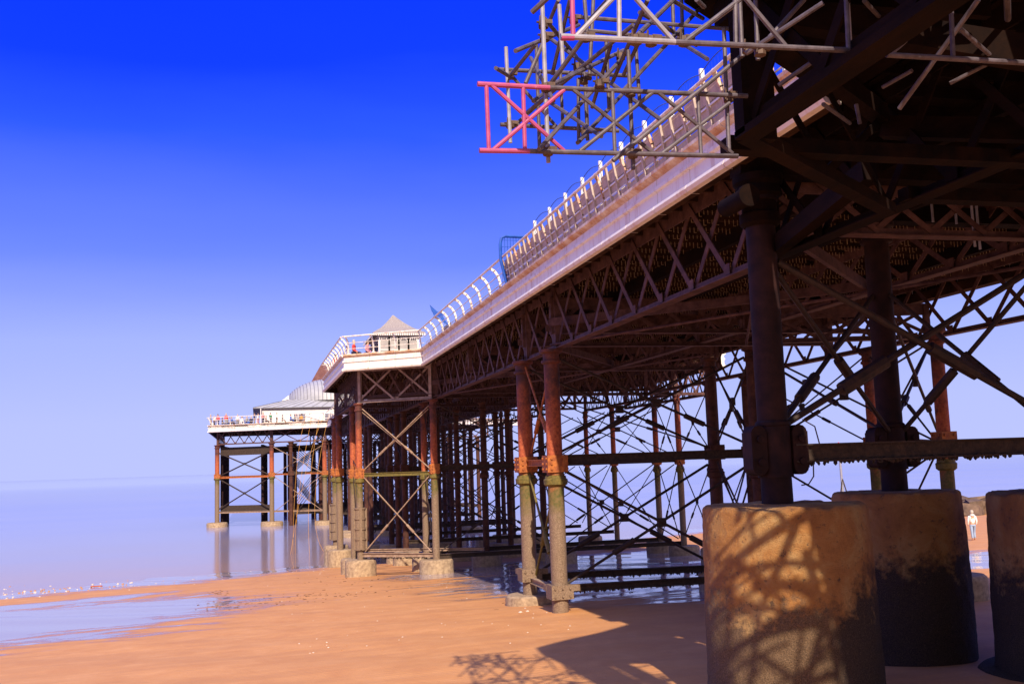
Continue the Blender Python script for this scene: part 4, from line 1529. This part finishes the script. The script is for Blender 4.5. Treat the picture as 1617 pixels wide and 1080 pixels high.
def person_meshes(sit=False, walk_=0.0):
    # joints for a 1.72 m figure facing -y
    if sit:
        hz = .50
        hip = (0, 0, hz)
        legs = [[(s * .10, 0, hz, .085), (s * .11, -.42, hz + .02, .065), (s * .11, -.45, .08, .042), (s * .11, -.60, .04, .035)] for s in (-1, 1)]
        dz = hz - .92
    else:
        hip = (0, 0, .92)
        legs = [[(s * .10, 0, .90, .09), (s * .105, s * walk_ - .02, .49, .062), (s * .11, s * walk_ * 1.2 + .02, .09, .042), (s * .12, s * walk_ * 1.2 - .14, .035, .035)] for s in (-1, 1)]
        dz = 0
    z = lambda v: v + dz
    body = [(0, 0, z(.95), (.15, .11)), (0, .01, z(1.18), (.135, .10)), (0, .01, z(1.36), (.16, .105)), (0, 0, z(1.47), .06), (0, -.02, z(1.56), (.075, .085)), (0, -.025, z(1.66), (.078, .09)), (0, -.02, z(1.72), .05)]
    be = [(i, i + 1) for i in range(6)]
    shirt = [(0, 0, z(.90), (.165, .125)), (0, .01, z(1.18), (.155, .12)), (0, .01, z(1.36), (.175, .12)), (0, 0, z(1.45), .075)]
    se = [(0, 1), (1, 2), (2, 3)]
    for s in (-1, 1):
        i = len(body)
        arm = [(s * .19, 0, z(1.40), .055), (s * .24, .02, z(1.14), .043), (s * .235, -.08 if not sit else -.2, z(.92 if not sit else .98), .033), (s * .23, -.11 if not sit else -.26, z(.84 if not sit else .97), .03)]
        body += arm
        be += [(2, i), (i, i + 1), (i + 1, i + 2), (i + 2, i + 3)]
        # fingers and thumb
        hx_, hy_, hz_ = arm[-1][:3]
        for f, (dx, ln) in enumerate(((-.024, .065), (-.008, .078), (.008, .072), (.024, .058))):
            j = len(body)
            body += [(hx_ + dx * .3, hy_ + dx, hz_ - .03, .010), (hx_ + dx * .3 - s * .008, hy_ + dx * 1.2, hz_ - .03 - ln, .008)]
            be += [(i + 3, j), (j, j + 1)]
        j = len(body)
        body += [(hx_ - s * .02, hy_ - .035, hz_ - .03, .011)]
        be += [(i + 3, j)]
        i = len(shirt)
        shirt += [(s * .19, 0, z(1.40), .07), (s * .245, .02, z(1.14), .06), (s * .235, arm[2][1], arm[2][2], .05)]
        se += [(2, i), (i, i + 1), (i + 1, i + 2)]
    tr = [(0, 0, z(.97), (.15, .115))]
    te = []
    for L in legs:
        i = len(body)
        body += L
        be += [(0, i), (i, i + 1), (i + 1, i + 2), (i + 2, i + 3)]
        i = len(tr)
        tr += [(L[0][0], L[0][1], L[0][2] - .02, L[0][3] * 1.15), (L[1][0], L[1][1], L[1][2], L[1][3] * 1.22), (L[2][0], L[2][1], L[2][2] + .02, L[2][3] * 1.6)]
        te += [(0, i), (i, i + 1), (i + 1, i + 2)]
    hair = MB()
    hair.lathe([(.02, .13), (.06, .12), (.098, .07), (.105, .0), (.095, -.06), (.05, -.09)], (0, .012, z(1.66)), 12)
    hm = hair.mesh('hair', M['hair'])
    face = MB()
    for s in (-1, 1):
        face.lathe([(.004, -.012), (.012, 0), (.004, .012)], (s * .032, -.105, z(1.645)), 6)
    face.lathe([(.004, -.02), (.014, -.01), (.004, .03)], (0, -.117, z(1.61)), 6)
    fm = face.mesh('face', M['skin'])
    return skin_mesh('person', body, be), skin_mesh('shirt', shirt, se), skin_mesh('trousers', tr, te), hm, fm


PM = {'stand': person_meshes(), 'sit': person_meshes(True), 'walk': person_meshes(False, .10)}
_cloth = {}


def cloth(c):
    if c not in _cloth:
        _cloth[c] = simple('cloth_%d' % len(_cloth), tuple(v * .85 for v in c), c, 6, .85)
    return _cloth[c]


def person(loc, rz, pose, shirt, trousers, label, hair='hair', h=1.0, group=None, parentobj=None):
    b, s, t, hm, fm = PM[pose]
    o_ = bpy.data.objects.new('person', b)
    if not b.materials:
        b.materials.append(M['skin'])
    COL.objects.link(o_)
    o_.location = loc
    o_.rotation_euler = (0, 0, rz)
    o_.scale = (h, h, h)
    tag(o_, label, 'person', group)
    for nm, me, mt in (('shirt', s, cloth(shirt)), ('trousers', t, cloth(trousers)), ('hair', hm, M[hair])):
        if not me.materials:
            me.materials.append(mt)
        c = bpy.data.objects.new(nm, me)
        COL.objects.link(c)
        c.parent = o_
        c.material_slots[0].link = 'OBJECT'
        c.material_slots[0].material = mt
    return o_


WHITE, RED, BLUE, GREEN, ORANGE, NAVY, GREY, PINKC, BLACK = (.8, .8, .82), (.65, .05, .05), (.05, .15, .6), (.03, .3, .12), (.7, .3, .05), (.03, .03, .09), (.3, .3, .33), (.6, .25, .3), (.03, .03, .04)
pp = atZ(1538, 853, 1.6)
pz = sand_z(pp.x, pp.y)
pp = atZ(1538, 853, pz)
pz = sand_z(pp.x, pp.y)
o = person((pp.x, pp.y, pz), PI - .3, 'walk', (.82, .82, .84), (.30, .40, .62), 'person in white hooded top and pale jeans walking on the sand', 'greyhair', 1.06)
k = MB()
k.lathe([(.05, -.06), (.12, -.02), (.14, .04), (.10, .08)], (0, .06, 1.46), 12)
hd = k.mesh('hood', cloth((.82, .82, .84)))
ho = bpy.data.objects.new('hood', hd)
COL.objects.link(ho)
ho.parent = o
hp_ = [
    (344, 'stand', RED, NAVY, 'person in red top standing at the far left corner of the pier head'),
    (332, 'stand', GREY, NAVY, 'person in grey leaning by the left corner railing of the pier head'),
    (359, 'sit', WHITE, BLUE, 'person in white sitting beside the red figures on the pier head'),
    (357.5, 'stand', RED, GREY, 'person in red behind the railing, between two white figures'),
    (366, 'sit', BLUE, NAVY, 'person in blue sitting at the left tables of the pier head'),
    (376, 'stand', WHITE, GREY, 'person in white shirt standing among the left tables'),
    (383, 'sit', WHITE, WHITE, 'person all in white sitting with the white-shirted group'),
    (398, 'sit', NAVY, BLACK, 'person in navy sitting below the veranda roof corner'),
    (409, 'stand', WHITE, PINKC, 'person in white top and pink trousers near the veranda corner'),
    (417, 'stand', PINKC, NAVY, 'person in pink top beside the green figure'),
    (429, 'stand', GREEN, BLACK, 'person in green top standing before the pavilion wall'),
    (439, 'stand', WHITE, BLACK, 'person in white top and black trousers right of the green figure'),
    (461, 'sit', BLUE, BLUE, 'person in bright blue sitting before the pavilion windows'),
    (338, 'stand', WHITE, NAVY, 'person in white between the corner figures on the pier head'),
    (351, 'sit', NAVY, GREY, 'person in navy sitting left of the red figures'),
    (391, 'sit', GREY, BLUE, 'person in grey sitting at the table by the navy figure'),
    (403, 'stand', NAVY, GREY, 'person in navy top and grey trousers standing at the veranda corner'),
    (422, 'sit', GREY, NAVY, 'person in grey sitting just left of the green figure'),
    (448, 'sit', BLACK, GREY, 'person in black sitting left of the bright blue figure'),
    (469, 'sit', GREY, BLACK, 'person in grey at the table between blue and orange figures'),
    (478, 'sit', ORANGE, BLACK, 'person in orange sitting beside the white deck box'),
]
for i, (px, pose, c1, c2, lab) in enumerate(hp_):
    u = (px - 329) / (521 - 329)
    X_ = -7.14 + 17.1 * u
    Yl = 156.2 - 8.54 * u + 1.2 + (i % 3) * .5
    person((X_, Yl, 14.30), random.uniform(-.6, 2.4), pose, c1, c2, lab, ['hair', 'greyhair'][i % 2], random.uniform(.95, 1.08), 'visitors on the pier head')
for (px, lab) in ((392, 'dark picnic table by the navy figure'), (470, 'dark picnic table between the blue and orange figures'), (372, 'dark picnic table at the left group of visitors')):
    u = (px - 329) / (521 - 329)
    X_ = -7.14 + 17.1 * u
    Yl = 156.2 - 8.54 * u + 2.2
    t = thing('picnic_table', lab, 'table', (X_, Yl, 14.3), 'tables on the pier head')
    m_ = MB()
    m_.box((X_, Yl, 15.03), (1.6, .75, .06))
    m_.build('tabletop', M['bench'], t, smooth=0)
    for s_ in (-1, 1):
        m_ = MB()
        m_.bar((X_ + s_ * .55, Yl - .3, 14.3), (X_ + s_ * .55, Yl + .3, 15.0), .08, .08)
        m_.bar((X_ + s_ * .55, Yl + .3, 14.3), (X_ + s_ * .55, Yl - .3, 15.0), .08, .08)
        m_.build('leg', M['bench'], t, smooth=0)
        m_ = MB()
        m_.box((X_, Yl + s_ * .65, 14.75), (1.6, .28, .05))
        m_.build('seat', M['bench'], t, smooth=0)
person((6.0, 65.3, 14.3), 1.2, 'sit', RED, NAVY, 'person in red top seated behind the bay railing, nearer the corner', 'greyhair', 1.0, 'people by the shelter')
person((6.9, 65.6, 14.3), 1.0, 'sit', PINKC, BLUE, 'person in pink top seated between the red-topped person and the shelter', 'hair', 1.0, 'people by the shelter')
person((5.7, 77.2, 14.3), .8, 'stand', RED, GREY, 'person in red standing near the far end of the bay railing', 'hair', 1.0, 'people at the far bay rail')
person((5.8, 79.2, 14.3), .6, 'stand', PINKC, NAVY, 'person in pink standing at the far end of the bay railing', 'hair', 1.0, 'people at the far bay rail')
for (x, y, lab) in ((6.0, 65.45, 'bench under the red-topped person'), (6.9, 65.75, 'bench under the pink-topped person')):
    t = thing('stool', lab, 'seat', (x, y, 14.3))
    m_ = MB()
    m_.box((x, y, 14.68), (.5, .4, .06))
    m_.build('seat', M['bench'], t, smooth=0)
    for dx, dy in ((-.2, -.15), (.2, -.15), (.2, .15), (-.2, .15)):
        m_ = MB()
        m_.box((x + dx, y + dy, 14.48), (.05, .05, .36))
        m_.build('leg', M['bench'], t, smooth=0)

# ------------------------------------------------------------------ far right: marker and breakwater
mk = thing('groyne_marker', 'tall pale marker post with red cage topmark in the sea', 'marker post', (74.5, 120, -.4))
m_ = MB()
m_.tube((74.5, 120, -1), (74.3, 120, 7.2), .20, 8, .14)
m_.build('post', M['tubepale'], mk)
for dx in (-1.2, 1.3):
    m_ = MB()
    m_.tube((74.5 + dx, 119.8, -1), (74.42, 119.9, 4.0), .08, 6)
    m_.build('brace', M['strut'], mk)
m_ = MB()
for k in range(8):
    a = 2 * PI * k / 8
    m_.tube((74.3 + .52 * math.cos(a), 120 + .52 * math.sin(a), 7.1), (74.3 + .52 * math.cos(a), 120 + .52 * math.sin(a), 8.55), .07, 5)
for z in (7.1, 7.8, 8.5):
    m_.lathe([(.50, -.05), (.60, -.05), (.60, .05), (.50, .05)], (74.3, 120, z), 16)
m_.tube((74.3, 120, 7), (74.3, 120, 8.8), .1, 6)
m_.build('topmark', M['redpaint'], mk)

rk = []
m_ = MB()
for i in range(90):
    u = random.random()
    x = 62 + 34 * u
    y = 98 + random.uniform(-2.5, 2.5)
    z = -.5 + random.uniform(0, 1.9)
    s_ = random.uniform(.7, 1.5)
    M3 = Matrix.Rotation(random.uniform(0, 6), 3, 'Z') @ Matrix.Rotation(random.uniform(-.5, .5), 3, 'X')
    vs = []
    for sz in (-1, 1):
        for sx, sy in ((-1, -1), (1, -1), (1, 1), (-1, 1)):
            v = Vector((sx * s_ * random.uniform(.6, 1), sy * s_ * random.uniform(.6, 1), sz * s_ * random.uniform(.4, .7)))
            vs.append(M3 @ v + Vector((x, y, z)))
    m_.add(vs, [(3, 2, 1, 0), (4, 5, 6, 7), (0, 1, 5, 4), (1, 2, 6, 5), (2, 3, 7, 6), (3, 0, 4, 7)])
o = m_.build('breakwater', M['rock'], None, smooth=0, origin=(79, 98, -.4))
tag(o, 'low brown rock breakwater across the water behind the walking person', 'breakwater', kind='stuff')

# ------------------------------------------------------------------ shells and debris on the wrack line
m_ = MB()
mcol = [simple('shell_white', (.5, .42, .36), (.7, .63, .56), 9, .7), simple('shell_brown', (.35, .16, .07), (.5, .25, .1), 9, .8)]


def pebble(mb_, x, y, s_, zoff=0.0):
    z = max(sand_z(x, y), -.42)
    n = 6
    mb_.lathe([(s_ * .5, -s_ * .3), (s_, 0), (s_ * .8, s_ * .4), (s_ * .25, s_ * .6)], (x, y, z + zoff), n, jit=.5)


for i in range(200):
    u = random.random()
    px = 5 + 560 * (u ** 1.3)
    py = 935 - 28 * (px / 560) + random.gauss(0, 7)
    p = atZ(px, py, -.25)
    m_.mi = random.choice((0, 1, 1))
    pebble(m_, p.x, p.y, random.uniform(.025, .075) * (1.3 if px < 220 else .6))
for i in range(120):
    px, py = random.uniform(420, 1000), random.uniform(900, 1075)
    p = atZ(px, py, 1.2)
    m_.mi = random.choice((0, 1))
    pebble(m_, p.x, p.y, random.uniform(.012, .035))
o = m_.build('shell_litter', mcol, None)
tag(o, 'scatter of pale shells and pebbles along the wrack line', 'shells', kind='stuff')
m_ = MB()
for (cx_, cy_, n_, w_, h_) in ((345, 937, 40, 14, 3), (350, 975, 50, 22, 6), (400, 968, 30, 30, 8), (478, 955, 70, 40, 7), (530, 950, 50, 40, 6), (610, 940, 60, 60, 12), (560, 915, 50, 60, 6), (860, 985, 14, 60, 15)):
    for _ in range(int(n_ * .55)):
        p = atZ(random.gauss(cx_, w_), random.gauss(cy_, h_), .8)
        z = sand_z(p.x, p.y)
        p = Vector((p.x, p.y, z + .012))
        a = random.uniform(0, PI)
        L = random.uniform(.06, .22)
        q = p + Vector((math.cos(a) * L, math.sin(a) * L * .6, 0))
        m_.poly([p, (p + q) / 2 + Vector((random.gauss(0, .03), random.gauss(0, .03), .01)), q], random.uniform(.005, .013), 4)
tag(m_.build('seaweed_scraps', simple('dry_weed', (.10, .045, .02), (.22, .11, .05), 5, .9), None), 'dark scraps of seaweed drying on the damp sand', 'seaweed', kind='stuff')
p = atZ(152, 927, -.2)
m_ = MB()
for k in range(7):
    m_.lathe([(.03, -.03), (.08, 0), (.06, .05), (.01, .07)], (p.x - .32 + .11 * k, p.y + .05 * math.sin(k * 2), max(sand_z(p.x, p.y), -.4) + .06), 7, jit=.4)
tag(m_.build('seaweed_clump', simple('red_weed', (.36, .05, .02), (.5, .16, .05), 5, .8), None, origin=p), 'bright red clump of washed up weed at the waterline', 'seaweed')
for i, (px, py, lab) in enumerate(((822, 964, 'left of two white shells beside the low round footing'), (833, 963, 'right of two white shells beside the low round footing'))):
    p = atZ(px, py, 2.0)
    m_ = MB()
    pebble(m_, p.x, p.y, .07)
    tag(m_.build('shell', mcol[0], None, origin=(p.x, p.y, sand_z(p.x, p.y))), lab, 'shell', 'white shells')

# ------------------------------------------------------------------ light
SUN = Vector((-.17, -1.38, 1)).normalized()
sun = bpy.data.lights.new('sun', 'SUN')
sun.energy = 4.8
sun.angle = R(.55)
sun.color = (1.0, .83, .62)
so = bpy.data.objects.new('sun', sun)
COL.objects.link(so)
so.rotation_euler = SUN.to_track_quat('Z', 'Y').to_euler()
so.location = (0, -20, 40)

w = bpy.data.worlds.new('World')
S.world = w
w.use_nodes = True
nt = w.node_tree
bg = nt.nodes['Background']
sky = N(nt, 'ShaderNodeTexSky', sky_type='NISHITA')
sky.sun_disc = False
sky.sun_elevation = math.asin(SUN.z)
sky.sun_rotation = math.atan2(SUN.x, SUN.y)
sky.altitude = 0
tc = N(nt, 'ShaderNodeTexCoord')
sp = N(nt, 'ShaderNodeSeparateXYZ')
mpk = N(nt, 'ShaderNodeMapping')
mpk.inputs['Scale'].default_value = (1.2, 1.2, 5.0)
mpk.inputs['Rotation'].default_value = (.25, .3, 0)
nt.links.new(tc.outputs['Generated'], mpk.inputs[0])
streak = noise(nt, mpk.outputs[0], 1.6, 4, .5, .3)
nt.links.new(tc.outputs['Generated'], sp.inputs[0])
# deep polarised blue overhead fading to pale lavender at the sea
K = .72
elev = mathn(nt, 'ADD', sp.outputs[2], mathn(nt, 'MULTIPLY', mathn(nt, 'SUBTRACT', streak, .5), mathn(nt, 'MULTIPLY', sp.outputs[2], .22)))
grad = ramp(nt, elev, [(p_, tuple(v * K for v in c_)) for p_, c_ in (
    (0.0, (.49, .545, 1.0)), (.05, (.47, .53, 1.0)), (.125, (.37, .45, 1.0)), (.205, (.15, .245, 1.02)), (.31, (.024, .098, 1.04)), (.38, (.003, .045, 1.04)), (.47, (.0, .032, 1.04)), (.6, (.10, .16, 1.0)), (.8, (.45, .5, 1.0)))])
# pale glare on the sun's half of the sky, behind the camera
glare = ramp(nt, mathn(nt, 'ADD', mathn(nt, 'MULTIPLY', sp.outputs[1], -.5), .5), [(.5, 0), (.78, 1)])
grad = mix(nt, glare, grad, (.34, .31, .42))
sc = N(nt, 'ShaderNodeMix', data_type='RGBA', blend_type='MIX')
sc.inputs[0].default_value = .985
nt.links.new(sky.outputs[0], sc.inputs[6])
gs = mix(nt, 1.0, grad, (10.0, 10.0, 10.0), 'MULTIPLY')
nt.links.new(gs, sc.inputs[7])
nt.links.new(sc.outputs[2], bg.inputs['Color'])
bg.inputs['Strength'].default_value = .10

S.view_settings.view_transform = 'Standard'
S.view_settings.look = 'None'
S.view_settings.exposure = .55
S.view_settings.gamma = 1
S.cycles.max_bounces = 6
S.cycles.diffuse_bounces = 3
S.cycles.use_denoising = True
